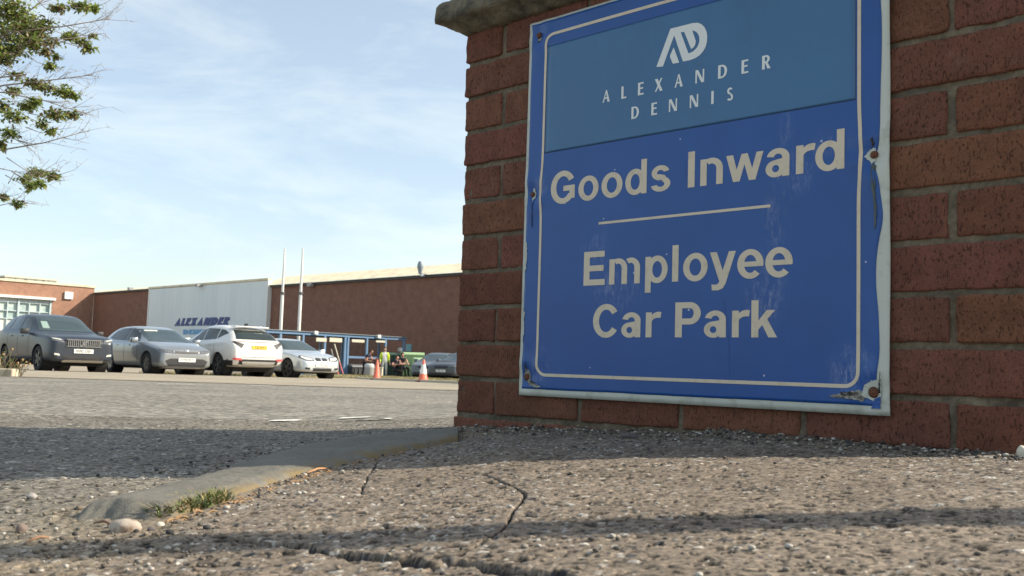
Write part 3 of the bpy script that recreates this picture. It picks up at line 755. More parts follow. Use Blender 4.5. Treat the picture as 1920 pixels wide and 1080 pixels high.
        lt = t.nodes.new('ShaderNodeMath'); lt.operation = 'LESS_THAN'; lt.inputs[1].default_value = .085; L.new(vo.outputs['Distance'], lt.inputs[0])
        a3 = t.nodes.new('ShaderNodeMath'); a3.operation = 'MULTIPLY'; L.new(gt.outputs[0], a3.inputs[0]); L.new(lt.outputs[0], a3.inputs[1])
        a4 = t.nodes.new('ShaderNodeMath'); a4.operation = 'MAXIMUM'; L.new(a2.outputs[0], a4.inputs[0]); L.new(a3.outputs[0], a4.inputs[1])
        a5 = t.nodes.new('ShaderNodeMath'); a5.operation = 'MULTIPLY'; a5.inputs[1].default_value = .95; a5.use_clamp = True; L.new(a4.outputs[0], a5.inputs[0])
        y = t.nodes.new('ShaderNodeMix'); y.data_type = 'RGBA'; y.inputs[7].default_value = (.42, .47, .60, 1); L.new(a5.outputs[0], y.inputs[0]); L.new(out, y.inputs[6]); out = y.outputs[2]
    L.new(out, bs.inputs['Base Color']); bs.inputs['Roughness'].default_value = rough; bs.inputs['Specular IOR Level'].default_value = .38
    bn = t.nodes.new('ShaderNodeTexNoise'); bn.inputs['Scale'].default_value = 9; bn.inputs['Detail'].default_value = 3; L.new(co.outputs['Object'], bn.inputs['Vector'])
    bp = t.nodes.new('ShaderNodeBump'); bp.inputs['Strength'].default_value = .25; bp.inputs['Distance'].default_value = .004; L.new(bn.outputs[0], bp.inputs['Height']); L.new(bp.outputs[0], bs.inputs['Normal'])
    return m
M_back = mat('bare_sign_sheet', (.52, .55, .49), .45, noise=(30, (.34, .35, .29), .52, .75))
M_blue = sign_paint('faded_blue_sign_film', (.016, .082, .30))
M_panel = sign_paint('lighter_blue_header_film', (.050, .150, .30), scuff_sheen=False)
M_cream = mat('cream_reflective_film', (.64, .55, .42), .45, noise=(60, (.54, .46, .34), .5, .7))
M_wlet = mat('white_film', (.72, .75, .74), .45)
face_grid('backing_sheet', S0, S1, H0, H1, 90, 90, 0, M_back, thick=.003)
def right_edge(h):
    g = lambda c, w: np.exp(-((h - c) / w) ** 2)
    return -.008 * g(.35, .02) - .006 * g(.18, .05) + .004 * g(.55, .08) + .005 * g(.27, .03) - .004 * g(.02, .03)
film = face_grid('blue_film', S0 + .0070, S1 - .0150, H0 + .0135, H1 - .0045, 160, 160, .0007, M_blue, wob=.0007, seed=3, thick=.0006, sd=right_edge)
# header panel
def quad_film(name, s0, s1, h0, h1, o, m, n=60, parent=None):
    return face_grid(name, s0, s1, h0, h1, n, n, o, m, thick=.0003, parent=parent)
quad_film('header_panel', .2425, .8752, .4500, .6640, .0011, M_panel)
quad_film('header_panel_edge', .2415, .8762, .4488, .6652, .0009, mat('dark_film_edge', (.03, .05, .12), .5))
# rounded border line
def strip(name, pts, w, o, m, closed=False, parent=None):
    P = np.array(pts); n = len(P)
    tng = np.roll(P, -1, 0) - np.roll(P, 1, 0)
    if not closed: tng[0] = P[1] - P[0]; tng[-1] = P[-1] - P[-2]
    tng /= np.linalg.norm(tng, axis=1)[:, None]; nr_ = np.stack([-tng[:, 1], tng[:, 0]], 1)
    A = P + nr_ * w / 2; B = P - nr_ * w / 2
    V = np.concatenate([SP(A[:, 0], A[:, 1], o), SP(B[:, 0], B[:, 1], o)])
    r = range(n) if closed else range(n - 1)
    return mesh_np(name, V, np.array([[i, (i + 1) % n, n + (i + 1) % n, n + i] for i in r]), m, parent or sign)
bl, br_, bb, bt, rad = .2375, .8815, .0138, .6880, .022
pts = []
def lin(a, c, n=60):
    for i in range(n): pts.append((a[0] + (c[0] - a[0]) * i / n, a[1] + (c[1] - a[1]) * i / n))
def arc_(cx, cy, a0, a1, n=10):
    for i in range(n):
        a = R(a0 + (a1 - a0) * i / n); pts.append((cx + rad * math.cos(a), cy + rad * math.sin(a)))
lin((bl + rad, bb), (br_ - rad, bb)); arc_(br_ - rad, bb + rad, -90, 0)
lin((br_, bb + rad), (br_, bt - rad), 120); arc_(br_ - rad, bt - rad, 0, 90)
lin((br_ - rad, bt), (bl + rad, bt)); arc_(bl + rad, bt - rad, 90, 180)
lin((bl, bt - rad), (bl, bb + rad), 120); arc_(bl + rad, bb + rad, 180, 270)
pts = [(s + (.0035 * math.exp(-((h - .37) / .045) ** 2) if s > .8 else -.003 * math.exp(-((h - .37) / .05) ** 2) if s < .3 else 0), h) for s, h in pts]
strip('border_line', pts, .0058, .00135, M_cream, closed=True)

# ---- lettering built from polygons and ring sectors (cap height 1)
def ring(cx, cy, rx, ry, ix, iy, a0, a1, n=28, e=2.0):
    o = []; i_ = []
    for k in range(n + 1):
        a = R(a0 + (a1 - a0) * k / n); c, s = math.cos(a), math.sin(a)
        g = (abs(c) ** e + abs(s) ** e) ** (-1 / e)
        o.append((cx + rx * c * g, cy + ry * s * g)); i_.append((cx + ix * c * g, cy + iy * s * g))
    return ('strip', o, i_)
def rc(x0, y0, x1, y1): return ('poly', [(x0, y0), (x1, y0), (x1, y1), (x0, y1)])
def pg(*p): return ('poly', list(p))
X_ = .73
GB = {
 'o': (.853, [ring(.425, .365, .375, .385, .180, .232, 0, 360)]),
 'd': (.853, [ring(.385, .365, .340, .385, .155, .232, 0, 360), rc(.585, 0, .775, 1)]),
 'p': (.853, [ring(.465, .365, .340, .385, .155, .232, 0, 360), rc(.075, -.275, .265, .73)]),
 's': (.777, [ring(.375, .530, .290, .215, .110, .078, 12, 250), ring(.385, .205, .320, .215, .125, .078, -170, 72), pg((.16, .40), (.30, .315), (.60, .33), (.52, .45), (.30, .50))]),
 'I': (.388, [rc(.095, 0, .305, 1)]),
 'l': (.388, [rc(.095, 0, .29, 1)]),
 'n': (.853, [rc(.09, 0, .285, .73), ring(.425, .44, .345, .305, .150, .148, 0, 122), rc(.575, 0, .77, .45)]),
 'm': (1.242, [rc(.085, 0, .275, .73), ring(.397, .45, .312, .295, .122, .145, 0, 122), rc(.519, 0, .709, .455), ring(.831, .45, .312, .295, .122, .145, 0, 122), rc(.953, 0, 1.143, .455)]),
 'w': (1.086, [pg((.01, .73), (.21, .73), (.41, 0), (.22, 0)), pg((.22, 0), (.41, 0), (.625, .73), (.455, .73)), pg((.455, .73), (.63, .73), (.86, 0), (.675, 0)), pg((.675, 0), (.86, 0), (1.075, .73), (.88, .73))]),
 'a': (.777, [ring(.325, .215, .275, .228, .095, .095, 0, 360), ring(.385, .495, .310, .250, .115, .105, -10, 168), rc(.500, .0, .695, .50), pg((.30, .34), (.50, .37), (.50, .47), (.30, .44))]),
 'r': (.543, [rc(.09, 0, .285, .73), ring(.50, .44, .30, .305, .215, .13, 72, 178)]),
 'y': (.777, [pg((.01, .73), (.215, .73), (.465, .02), (.285, -.02)), pg((.565, .73), (.765, .73), (.475, -.12), (.30, -.02)), pg((.475, -.12), (.40, -.235), (.27, -.285), (.08, -.28), (.065, -.125), (.20, -.135), (.27, -.10), (.305, -.0))]),
 'e': (.777, [ring(.395, .365, .365, .385, .172, .232, -9, 316), rc(.20, .298, .745, .425)]),
 'k': (.777, [rc(.09, 0, .285, 1), pg((.27, .43), (.27, .19), (.735, .73), (.505, .73)), pg((.375, .37), (.515, .50), (.79, 0), (.555, 0))]),
 'E': (.931, [rc(.1, 0, .315, 1), rc(.315, 0, .865, .172), rc(.315, .415, .815, .585), rc(.315, .828, .845, 1)]),
 'G': (1.086, [ring(.545, .5, .480, .518, .262, .345, 30, 325), rc(.56, .375, 1.0, .54), rc(.80, .13, 1.0, .40)]),
 'C': (1.008, [ring(.525, .5, .465, .518, .250, .345, 34, 326)]),
 'P': (.931, [rc(.1, 0, .315, 1), rc(.315, .828, .55, 1), rc(.315, .365, .55, .535), ring(.55, .6825, .335, .3175, .120, .1475, -90, 90, 20)]),
 ' ': (.388, []),
}
def caps(k=.17, t=.085):
    """humanist capitals, thick stroke k and thin stroke t"""
    return {
     'A': (.74, [pg((0, 0), (t * 1.15, 0), (.40, .92), (.36, 1), (.33, 1)), pg((.33, 1), (.43, 1), (.74, 0), (.74 - k * 1.12, 0), (.35, .87)), rc(.17, .28, .56, .28 + t)]),
     'L': (.50, [rc(0, 0, k, 1), rc(k, 0, .5, t * 1.1)]),
     'E': (.56, [rc(0, 0, k, 1), rc(k, 0, .56, t * 1.1), rc(k, .47, .50, .47 + t), rc(k, 1 - t * 1.1, .54, 1)]),
     'X': (.74, [pg((0, 1), (k * 1.2, 1), (.74, 0), (.74 - k * 1.2, 0)), pg((.01, 0), (t * 1.3, 0), (.70, 1), (.70 - t * 1.3, 1))]),
     'N': (.76, [rc(0, 0, t * 1.1, 1), rc(.76 - t * 1.1, 0, .76, 1), pg((0, 1), (k * 1.1, 1), (.76, 0), (.76 - k * 1.1, 0))]),
     'D': (.76, [rc(0, 0, k, 1), rc(k, 0, .30, t * 1.1), rc(k, 1 - t * 1.1, .30, 1), ring(.30, .5, .46, .5, .46 - k, .5 - t * 1.1, -90, 90)]),
     'R': (.66, [rc(0, 0, k, 1), rc(k, 1 - t * 1.1, .30, 1), rc(k, .44, .30, .44 + t), ring(.30, .72, .30, .28, .30 - k * .9, .28 - t * 1.05, -90, 90), pg((.24, .46), (.42, .46), (.68, 0), (.68 - k * 1.2, 0))]),
     'I': (.17, [rc(0, 0, k, 1)]),
     'S': (.56, [ring(.28, .745, .24, .26, .24 - k * .8, .26 - t * 1.2, 30, 250), ring(.28, .265, .27, .27, .27 - k * .8, .27 - t * 1.2, -150, 72), pg((.08, .66), (.20, .50), (.50, .40), (.46, .48), (.30, .60), (.13, .68))]),
     ' ': (.4, [])}
def glyph_mesh(items, fn):
    """items: list of (prims, x, y, sx, sy, shear); fn maps (x, y, layer) -> points"""
    V = []; Fs = []
    for prims, ox, oy, sx, sy, sh in items:
        for li, pr in enumerate(prims):
            if pr[0] == 'poly':
                q = pr[1]; P = [(ox + (x + sh * y) * sx, oy + y * sy) for x, y in q]; b0 = len(V); V += [(x, y, li) for x, y in P]; Fs.append(tuple(range(b0, b0 + len(P))))
            else:
                o, i = pr[1], pr[2]; n = len(o); b0 = len(V)
                V += [(ox + (x + sh * y) * sx, oy + y * sy, li) for x, y in o + i]
                Fs += [(b0 + k, b0 + k + 1, b0 + n + k + 1, b0 + n + k) for k in range(n - 1)]
    V = np.array(V); return fn(V[:, 0], V[:, 1], V[:, 2]), Fs
def line_of(text, G, x0, x1, y, cap):
    w = sum(G[c][0] for c in text); k = (x1 - x0) / (w * cap); x = x0; it = []
    for c in text:
        it.append((G[c][1], x, y, cap * k, cap, 0)); x += G[c][0] * cap * k
    return it
def on_sign(o0): return lambda x, y, l: SP(x, y, o0 + l * 2.5e-5)
for nm, tx, a, c_, y, cap in (('lettering', 'Goods Inward', .2565, .8640, .3448, .0625), ('lettering', 'Employee', .3420, .7760, .1830, .0635), ('lettering', 'Car Park', .3700, .7480, .0866, .0600)):
    P, f = glyph_mesh(line_of(tx, GB, a, c_, y, cap), on_sign(.0011)); mesh_np(nm, P, f, M_cream, sign, smooth=False)
strip('divider_line', [(.3815 + (.735 - .3815) * i / 40, .2985) for i in range(41)], .0046, .0011, M_cream)
CP = caps(.215, .12)
def centred(text, zx, zy, cap, hbase):
    it = []
    for ch, x in zip(text, zx):
        s, h = wall_sh(1120 + x / 4.908, 20 + zy[0] / 4.908 + (zy[1] - zy[0]) / 4.908 * (x - zx[0]) / (zx[-1] - zx[0]))
        it.append((CP[ch][1], s - CP[ch][0] * cap * .5 , hbase, cap, cap, 0))
    return it
P, f = glyph_mesh(centred('ALEXANDER', [110, 272, 428, 592, 775, 968, 1177, 1382, 1578], (852, 545), .0232, .5262) + centred('DENNIS', [375, 550, 722, 915, 1082, 1245], (1005, 840), .0225, .4845), on_sign(.0015))
mesh_np('company_name', P, f, M_wlet, sign, smooth=False)
logo = [[(572, 530), (632, 525), (735, 240), (742, 168), (700, 180)],
 [(700, 180), (735, 240), (815, 480), (865, 405), (795, 213), (826, 207), (900, 196), (930, 165), (900, 128)],
 [(826, 207), (890, 365), (912, 350), (928, 325), (932, 290), (900, 196)],
 [(730, 350), (697, 425), (697, 440), (722, 500), (781, 490)]]
items = []
for q in logo: items.append(([('poly', [wall_sh(1120 + x / 4.908, 20 + y / 4.908) for x, y in q])], 0, 0, 1, 1, 0))
outer = [(900, 128), (950, 124), (985, 138), (1012, 165), (1031, 205), (1037, 250), (1034, 300), (1022, 345), (1000, 385), (970, 420), (930, 447), (880, 467), (815, 480)]
inner = [(895, 196), (915, 198), (935, 207), (950, 222), (961, 245), (966, 270), (964, 300), (956, 328), (943, 352), (925, 372), (905, 388), (885, 398), (863, 407)]
wz = lambda q: [wall_sh(1120 + x / 4.908, 20 + y / 4.908) for x, y in q]
items.append(([('strip', wz(outer), wz(inner))], 0, 0, 1, 1, 0))
items = [([p if p[0] == 'poly' else p for p in it[0]], *it[1:]) for it in items]
P, f = glyph_mesh(items, lambda x, y, l: SP(x, y, .0015 + 2.5e-5 * np.round((x * 1000) % 3)))
mesh_np('company_emblem', P, f, M_wlet, sign, smooth=False)
# bolts, torn film and rust
M_rust = mat('rusty_bolt', (.085, .035, .02), .85, noise=(200, (.16, .06, .03), .4, .6), bump=(400, .8, .001))
M_torn = mat('torn_grey_backing', (.34, .34, .30), .7, noise=(120, (.12, .10, .08), .45, .6))
M_grime = mat('dark_grime', (.05, .045, .04), .9)
for (s, h, r) in BOLTS:
    o0 = Vector(SP(s, h, 0)); b = MB()
    b.lathe([(0.0001, .0068), (r * .35, .0067), (r * .75, .0058), (r, .0030), (r * 1.02, -.002)], 18, o0, WN)
    b.build('bolt', M_rust, sign, 'auto')
def torn(name, cs, ch, pts_, o, m, jag=.0006, seed=0):
    """ragged patch of torn film lying on the sheet"""
    q = []
    rr_ = np.random.default_rng(seed)
    for (a, c) in zip(pts_, pts_[1:] + pts_[:1]):
        for i in range(8):
            t = i / 8; j = rr_.normal(0, jag, 2); q.append((cs + a[0] + (c[0] - a[0]) * t + j[0], ch + a[1] + (c[1] - a[1]) * t + j[1]))
    n = len(q); cx = sum(p[0] for p in q) / n; cy = sum(p[1] for p in q) / n
    S = np.array([p[0] for p in q] + [cx]); H = np.array([p[1] for p in q] + [cy])
    lift = np.r_[np.full(n, 0.0) + rr_.uniform(0, .0012, n), .0002]
    top = SP(S, H, o + 0) + np.array(WN[:])[None] * lift[:, None]; bot = SP(S, H, o - .0006)
    f = [(i, (i + 1) % n, n) for i in range(n)] + [(i, n + 1 + i, n + 1 + (i + 1) % n, (i + 1) % n) for i in range(n)]
    return mesh_np(name, np.concatenate([top, bot]), f, m, sign, smooth=False)
# bottom right corner: film torn off round the bolt, a flap and a blue remnant
torn('torn_film', .9040, .0065, [(-.018, -.006), (-.013, .010), (-.004, .016), (.010, .020), (.013, .004), (.010, -.010), (-.002, -.012)], .0015, M_back, seed=1)
torn('torn_film', .8930, .0010, [(-.060, -.003), (-.030, .004), (-.010, .008), (.000, .002), (-.004, -.008), (-.025, -.006)], .0016, M_torn, seed=2)
torn('grime_mark', .8640, .0030, [(-.010, -.002), (-.006, .002), (.000, .000), (.006, .003), (.012, .000), (.004, -.003)], .0021, M_grime, .0008, 3)
torn('torn_film', .9130, .0190, [(-.002, -.012), (.000, .000), (.003, .018), (.001, -.002), (.001, -.014)], .0030, M_grime, .0004, 4)
torn('torn_film', .9080, -.0095, [(-.006, -.008), (-.003, .006), (.007, .010), (.007, -.007)], .0022, M_blue, .0005, 5)
# bottom left corner
torn('torn_film', .2130, .0150, [(-.008, .000), (-.004, .012), (.004, .006), (.009, -.004), (.006, -.020), (-.002, -.012)], .0015, M_torn, seed=6)
torn('torn_film', .2330, -.0030, [(-.016, .006), (-.004, .004), (.020, -.007), (.004, -.008), (-.016, -.002)], .0016, M_torn, seed=7)
torn('grime_mark', .2300, .0005, [(-.012, .001), (-.004, .001), (.006, -.003), (-.004, -.003)], .0022, M_grime, .0008, 8)
torn('grime_mark', .2080, .0280, [(-.002, -.012), (.000, .010), (.003, -.008)], .0017, M_grime, .0006, 9)
# right middle bolt and left middle bolt
torn('torn_film', .9000, .3590, [(-.009, .000), (-.003, .009), (.006, .012), (.008, -.004), (.002, -.012)], .0015, M_back, .0009, 10)
torn('grime_mark', .9045, .3320, [(-.003, .015), (.003, .012), (.0045, -.060), (.002, -.085)], .0017, mat('grey_green_grime', (.10, .12, .11), .8), .0009, 11)
torn('grime_mark', .9030, .3760, [(-.002, -.004), (-.001, .010), (.002, .002)], .0018, M_grime, .0009, 12)
torn('torn_film', .2150, .3700, [(-.003, -.012), (.003, -.008), (.007, .000), (.003, .010), (-.002, .012)], .0015, M_back, .0007, 13)
torn('grime_mark', .2130, .3330, [(-.002, .020), (.002, .020), (.002, -.030)], .0015, mat('faint_streak', (.05, .08, .17), .7), .0006, 14)
torn('torn_film', .2185, .6860, [(-.005, -.006), (.004, -.004), (.004, .002), (-.004, .000)], .0016, M_torn, .0006, 15)
torn('torn_film', .1990, .2450, [(-.001, -.030), (.0035, -.022), (.004, .010), (.002, .030), (-.001, .030)], .0014, M_back, .0006, 16)
torn('torn_film', .1990, .1150, [(-.001, -.040), (.002, -.022), (.0025, .020), (-.001, .030)], .0014, M_back, .0006, 17)
# hairline creases in the film
for k, q in enumerate([[(1290, 300), (1291, 345)], [(1362, 560), (1371, 620), (1374, 705)], [(1288, 322), (1296, 326)]]):
    pp = [wall_sh(*p) for p in q]
    d = []
    for a, c in zip(pp[:-1], pp[1:]): d += [(a[0] + (c[0] - a[0]) * i / 12, a[1] + (c[1] - a[1]) * i / 12) for i in range(12)]
    strip('crease', d + [pp[-1]], .0004, .00125, mat('crease_line_%d' % k, (.02, .06, .2), .6))

# unseen post added out of frame to cast the thin shadow across the footway
pp = Vector((1.9, .84, 0)); zb = tz(pp.x, pp.y) - .03
b = MB(); b.lathe([(.038, 0), (.038, 3.2), (.034, 3.21), (.0001, 3.215)], 20, (0, 0, 0)); b.lathe([(.075, 0), (.075, .02), (.05, .03), (.038, .03)], 20, (0, 0, .03))
o = b.build('unseen_post', mat('galvanised_post', (.38, .39, .39), .45, metal=.6), None, 'auto'); o.location = (pp.x, pp.y, zb)
tag(o, 'round galvanised steel post, added out of view to cast a shadow band on the footway', 'post')

# ================================================================== WAREHOUSE AND WING (parallel to the brick pier)
GD = Vector((.717, -.697, 0)).normalized()       # along the warehouse wall, to the right
GN = Vector((-GD.y, GD.x, 0)) * -1               # out of its wall, towards the camera
GN = Vector((GD.y, -GD.x, 0)); GN = GN if GN.y < 0 else -GN
def plane_pt(px, py, O, d):
    """point where the pixel's ray meets the vertical plane through O along d"""
    r = ray(px, py); a = np.array([[r.x, -d.x], [r.y, -d.y]]); t, s = np.linalg.solve(a, np.array([O.x, O.y])); return float(s), r.z * t
WC = at(176, 560, 105); WC.z = 0                 # inner corner between warehouse and wing
ZG = tz(WC.x, WC.y)
def wS(px, py): return plane_pt(px, py, WC, GD)
def wP(s, z, o=0.0): return WC + GD * s + GN * o + Vector((0, 0, z))
sA, zA = wS(176, 545); sB, _ = wS(287, 560); sC, _ = wS(507, 560); sE = 95.0
ztop = wS(860, 513)[1]; ztl = wS(180, 546)[1]
print('warehouse', sA, sB, sC, ztop, ztl, wS(507, 534)[1], wS(287, 541), ZG)
ZT = (wS(860, 514)[1] + wS(507, 534)[1]) / 2
def brickwall(name, c, c2, sc=1.0):
    m = D.materials.new(name); m.use_nodes = True; t, bs = nodes_of(m); L = t.links
    co = t.nodes.new('ShaderNodeTexCoord')
    n = t.nodes.new('ShaderNodeTexNoise'); n.inputs['Scale'].default_value = 1.4; n.inputs['Detail'].default_value = 10; n.inputs['Roughness'].default_value = .8; L.new(co.outputs['Object'], n.inputs['Vector'])
    # running bond courses in the wall's own plane
    mp_ = t.nodes.new('ShaderNodeMapping'); mp_.inputs['Rotation'].default_value = (R(90), 0, 0); L.new(co.outputs['Object'], mp_.inputs[0])
    bk = t.nodes.new('ShaderNodeTexBrick'); bk.inputs['Scale'].default_value = 1; bk.inputs['Brick Width'].default_value = .225; bk.inputs['Row Height'].default_value = .075; bk.inputs['Mortar Size'].default_value = .010
    bk.inputs['Color1'].default_value = (*c, 1); bk.inputs['Color2'].default_value = (*c2, 1); bk.inputs['Mortar'].default_value = (c[0] * 1.25, c[1] * 1.5, c[2] * 1.6, 1)
    L.new(mp_.outputs[0], bk.inputs['Vector'])
    x = t.nodes.new('ShaderNodeMix'); x.data_type = 'RGBA'; x.blend_type = 'MULTIPLY'; x.inputs[0].default_value = 1
    r = t.nodes.new('ShaderNodeMapRange'); r.inputs[1].default_value = .3; r.inputs[2].default_value = .7; r.inputs[3].default_value = .72; r.inputs[4].default_value = 1.28
    L.new(n.outputs[0], r.inputs[0]); L.new(bk.outputs[0], x.inputs[6]); L.new(r.outputs[0], x.inputs[7]); L.new(x.outputs[2], bs.inputs['Base Color'])
    bs.inputs['Roughness'].default_value = .9; return m
M_wb = brickwall('warehouse_brick', (.20, .090, .058), (.15, .072, .052))
M_wb2 = brickwall('wing_brick', (.31, .16, .105), (.25, .125, .085))
M_creamroof = mat('weathered_cream_roof_sheet', (.68, .61, .45), .8, noise=(1.5, (.50, .44, .32), .45, .7))
M_clad = mat('pale_blue_grey_cladding', (.66, .72, .74), .5, noise=(.5, (.58, .65, .68), .4, .7), aniso=(1, 1, .15))
M_wtrim = mat('white_trim', (.72, .72, .68), .5)
M_dk = mat('dark_gutter', (.06, .055, .055), .7)
def lf(o, az):   # local frame empties: x along the wall, y out of it
    return math.atan2(az.y, az.x)
wh = empty('warehouse', wP(0, ZG), math.atan2(GD.y, GD.x), 'long brown brick factory shed with a pale blue grey cladding panel and cream roof edge', 'warehouse')
# in the local frame x runs along the wall and -y... check which side faces the camera
fy = 1 if (Matrix.Rotation(wh.rotation_euler.z, 3, 'Z') @ Vector((0, 1, 0))).dot(GN) > 0 else -1
def L2(s, z, o): return (s, fy * o, z - ZG)
def wbox(b, s0, s1, z0, z1, o0, o1):
    b.frame((0, 0, 0), (1, 0, 0), (0, fy, 0), (0, 0, 1), (s0, o0, z0 - ZG), (s1, o1, z1 - ZG)); return b
ZT, ZTL = 6.20, 6.66
b = MB(); wbox(b, 0.02, (sB + sC) / 2, ZG - .6, ZTL, -30, 0); wbox(b, (sB + sC) / 2, sE, ZG - .6, ZT, -30, 0); b.build('wall', M_wb, wh)
b = MB()          # pitched roof of corrugated sheet: eave overhanging a little, running back up
sR = wS(500, 530)[0]
def roof(b, s0, s1, rise, run, over=.25, e=.14, corr=.35):
    n = int((s1 - s0) / corr)
    for i in range(n):
        a = s0 + i * corr
        P = [(a, over), (a + corr * .5, over), (a + corr * .5, -run), (a, -run)]
        k = .045
        b.add([L2(a, ZT + .02, over), L2(a + corr / 2, ZT + .02 + k, over), L2(a + corr / 2, ZT + rise + k, -run), L2(a, ZT + rise, -run)], [(0, 1, 2, 3)])
        b.add([L2(a + corr / 2, ZT + .02 + k, over), L2(a + corr, ZT + .02, over), L2(a + corr, ZT + rise, -run), L2(a + corr / 2, ZT + rise + k, -run)], [(0, 1, 2, 3)])
    wbox(b, s0, s1, ZT + .005, ZT + .018, -.5, over)
roof(b, sC - 1.4, sE, .98, 2.2); rf = b.build('roof', M_creamroof, wh)
ZT = ZTL; b = MB(); roof(b, 0.1, sB - .3, .30, .9); b.build('roof', M_creamroof, wh)
b = MB(); wbox(b, .1, sB - .3, ZT - .16, ZT - .0, .02, .16); b.build('gutter', M_dk, wh); ZT = 6.20
b = MB(); wbox(b, sC + .18, sE, ZT - .16, ZT - .0, .02, .16); b.build('gutter', M_dk, wh)
zc1 = wS(287, 541)[1]; zc2 = wS(507, 527)[1]; zc = 6.58; print('clad', zc1, zc2, ZT)
b = MB(); np_ = 26
for i in range(np_):
    a = sB + (sC - sB) * i / np_; c_ = sB + (sC - sB) * (i + 1) / np_
    wbox(b, a + .005, c_ - .005, ZG + .3, zc, .02, .36)
clad = b.build('cladding_panel', M_clad, wh)
b = MB(); wbox(b, sB - .25, sB - .02, ZG + .3, zc + .05, .01, .38); b.build('cladding_trim', M_wtrim, wh); b = MB(); wbox(b, sC + .02, sC + .16, ZG + .3, zc + .05, .01, .38); b.build('cladding_trim', M_wtrim, wh)
b = MB(); wbox(b, sB - .25, sC + .16, zc + .05, zc + .22, .05, .42); b.build('cladding_cap', M_creamroof, wh)
HV = caps(.35, .26)
def wall_text(nm, text, pa, pb, pc, m, sh):
    (s0, z0), (s1, z1) = wS(*pa), wS(*pb); zt_ = wS(*pc)[1]; zb_ = (z0 + z1) / 2; cap = zt_ - zb_
    G = {k: (v[0] + .03, v[1]) for k, v in HV.items()}
    w = sum(G[c][0] for c in text); k = (s1 - s0) / ((w + sh) * cap)
    it = []; x = s0
    for c in text: it.append((G[c][1], x, zb_, cap * k, cap, sh)); x += G[c][0] * cap * k
    V, f = glyph_mesh(it, lambda x, y, l: np.stack([x, fy * (.372 + .004 * l), y - ZG], 1))
    b = MB(); b.add(V, f); n = len(V)
    if True:   # give the letters depth
        V2 = V.copy(); V2[:, 1] -= fy * .009
        b.add(V2, [q[::-1] for q in f])
    return b.build(nm, m, wh)
wall_text('wall_lettering', 'ALEXANDER', (333, 613), (441, 609), (385, 596), mat('navy_lettering', (.025, .06, .20), .5), .28)
wall_text('wall_lettering', 'DENNIS', (350, 628), (402, 627), (385, 618), mat('light_blue_lettering', (.12, .32, .55), .5), .0)
def wall_lamp(px, py):
    s, z = wS(px, py); b = MB(); o = .40 if px < 507 else .0
    wbox(b, s - .22, s + .22, z - .16, z + .10, o + .12, o + .5); wbox(b, s - .04, s + .04, z - .02, z + .05, o, o + .12)
    b.build('wall_lamp', mat('grey_lamp_body', (.30, .30, .30), .5), wh)
for q in ((385, 536), (588, 534), (257, 542)): wall_lamp(*q)
s, z = wS(801, 504); b = MB()
b.lathe([(.13, 0), (.15, .2), (.22, .4), (.22, .62), (.14, .84), (.0001, .86)], 14, L2(s, ZT + .06, .62)); wbox(b, s - .05, s + .05, ZT - .1, ZT + .1, 0, .6); b.build('roof_vent', mat('grey_vent', (.24, .29, .33), .5), wh, 'auto')
s, z = wS(767, 652); b = MB(); wbox(b, s - .30, s + .30, z - .25, z + .25, .01, .05); b.build('wall_plate', mat('teal_plate', (.12, .28, .30), .5), wh)
# the wing, at right angles, coming towards the camera on the left
WX = -GN
def vS(px, py): return plane_pt(px, py, WC, GN)
wg = empty('office_wing', wP(0, ZG), math.atan2(GN.y, GN.x), 'orange brick office wing with a long strip of pale framed windows at the left edge', 'office wing')
lx = (Matrix.Rotation(-wg.rotation_euler.z, 3, 'Z') @ GD)     # its outward normal (GD) in local coordinates
sy = 1 if lx.y > 0 else -1
def vbox(b, s0, s1, z0, z1, o0, o1):
    b.frame((0, 0, 0), (1, 0, 0), (0, sy, 0), (0, 0, 1), (s0, o0, z0 - ZG), (s1, o1, z1 - ZG)); return b
zw0, zw1 = vS(1, 524)[1], vS(170, 541)[1]; ZW = (zw0 + zw1) / 2
sw1, zl1 = vS(98, 563); sw0, zl0 = vS(0, 557); zlin = (zl0 + zl1) / 2; print('wing', ZW, zw0, zw1, 'lintel', zlin, zl0, zl1, sw1, sw0)
zsill = zlin - 3.4; sEnd = 34
b = MB()
vbox(b, -.0, sw1, ZG - .6, ZW, -12, 0); vbox(b, sw1, sEnd, zlin, ZW, -12, 0); vbox(b, sw1, sEnd, ZG - .6, zsill, -12, 0); vbox(b, sw1, sEnd, zsill, zlin, -12, -.6)
b.build('wall', M_wb2, wg)
b = MB(); vbox(b, -.1, sEnd, ZW, ZW + .22, -12.1, .12); b.build('parapet', M_creamroof, wg)
b = MB(); vbox(b, sw1 - .25, sEnd, zlin, zlin + .26, .003, .35); b.build('window_lintel', M_wtrim, wg)
wdw = MB(); gl = MB(); pn = MB(); w = 1.05
i = 0; s = sw1 + .05
while s < sEnd - 1:
    vbox(wdw, s, s + .10, zsill, zlin - .004, -.25, -.05)
    big = (i % 3 == 0)
    if big: vbox(wdw, s - .02, s + .16, zsill, zlin - .006, -.2, .02)
    s += w; i += 1
for zz in (zlin - .45, zlin - 1.35, zlin - 2.15, zsill + .02): vbox(wdw, sw1 + .03, sEnd - .5, zz, zz + .09, -.24, -.06)
win = wdw.build('window_strip', mat('pale_window_frame', (.46, .55, .57), .5), wg)
vbox(gl, sw1 + .02, sEnd - .6, zlin - 2.1, zlin - .40, -.32, -.27); gl.build('glazing', mat('pale_glazing', (.36, .46, .44), .12, spec=.8, noise=(.9, (.50, .58, .54), .45, .55)), win)
vbox(pn, sw1 + .02, sEnd - .6, zsill + .01, zlin - 2.16, -.30, -.22); vbox(pn, sw1 + .02, sEnd - .6, zlin - .36, zlin - .01, -.30, -.2); pn.build('spandrel', mat('pale_spandrel', (.58, .62, .58), .6), win)
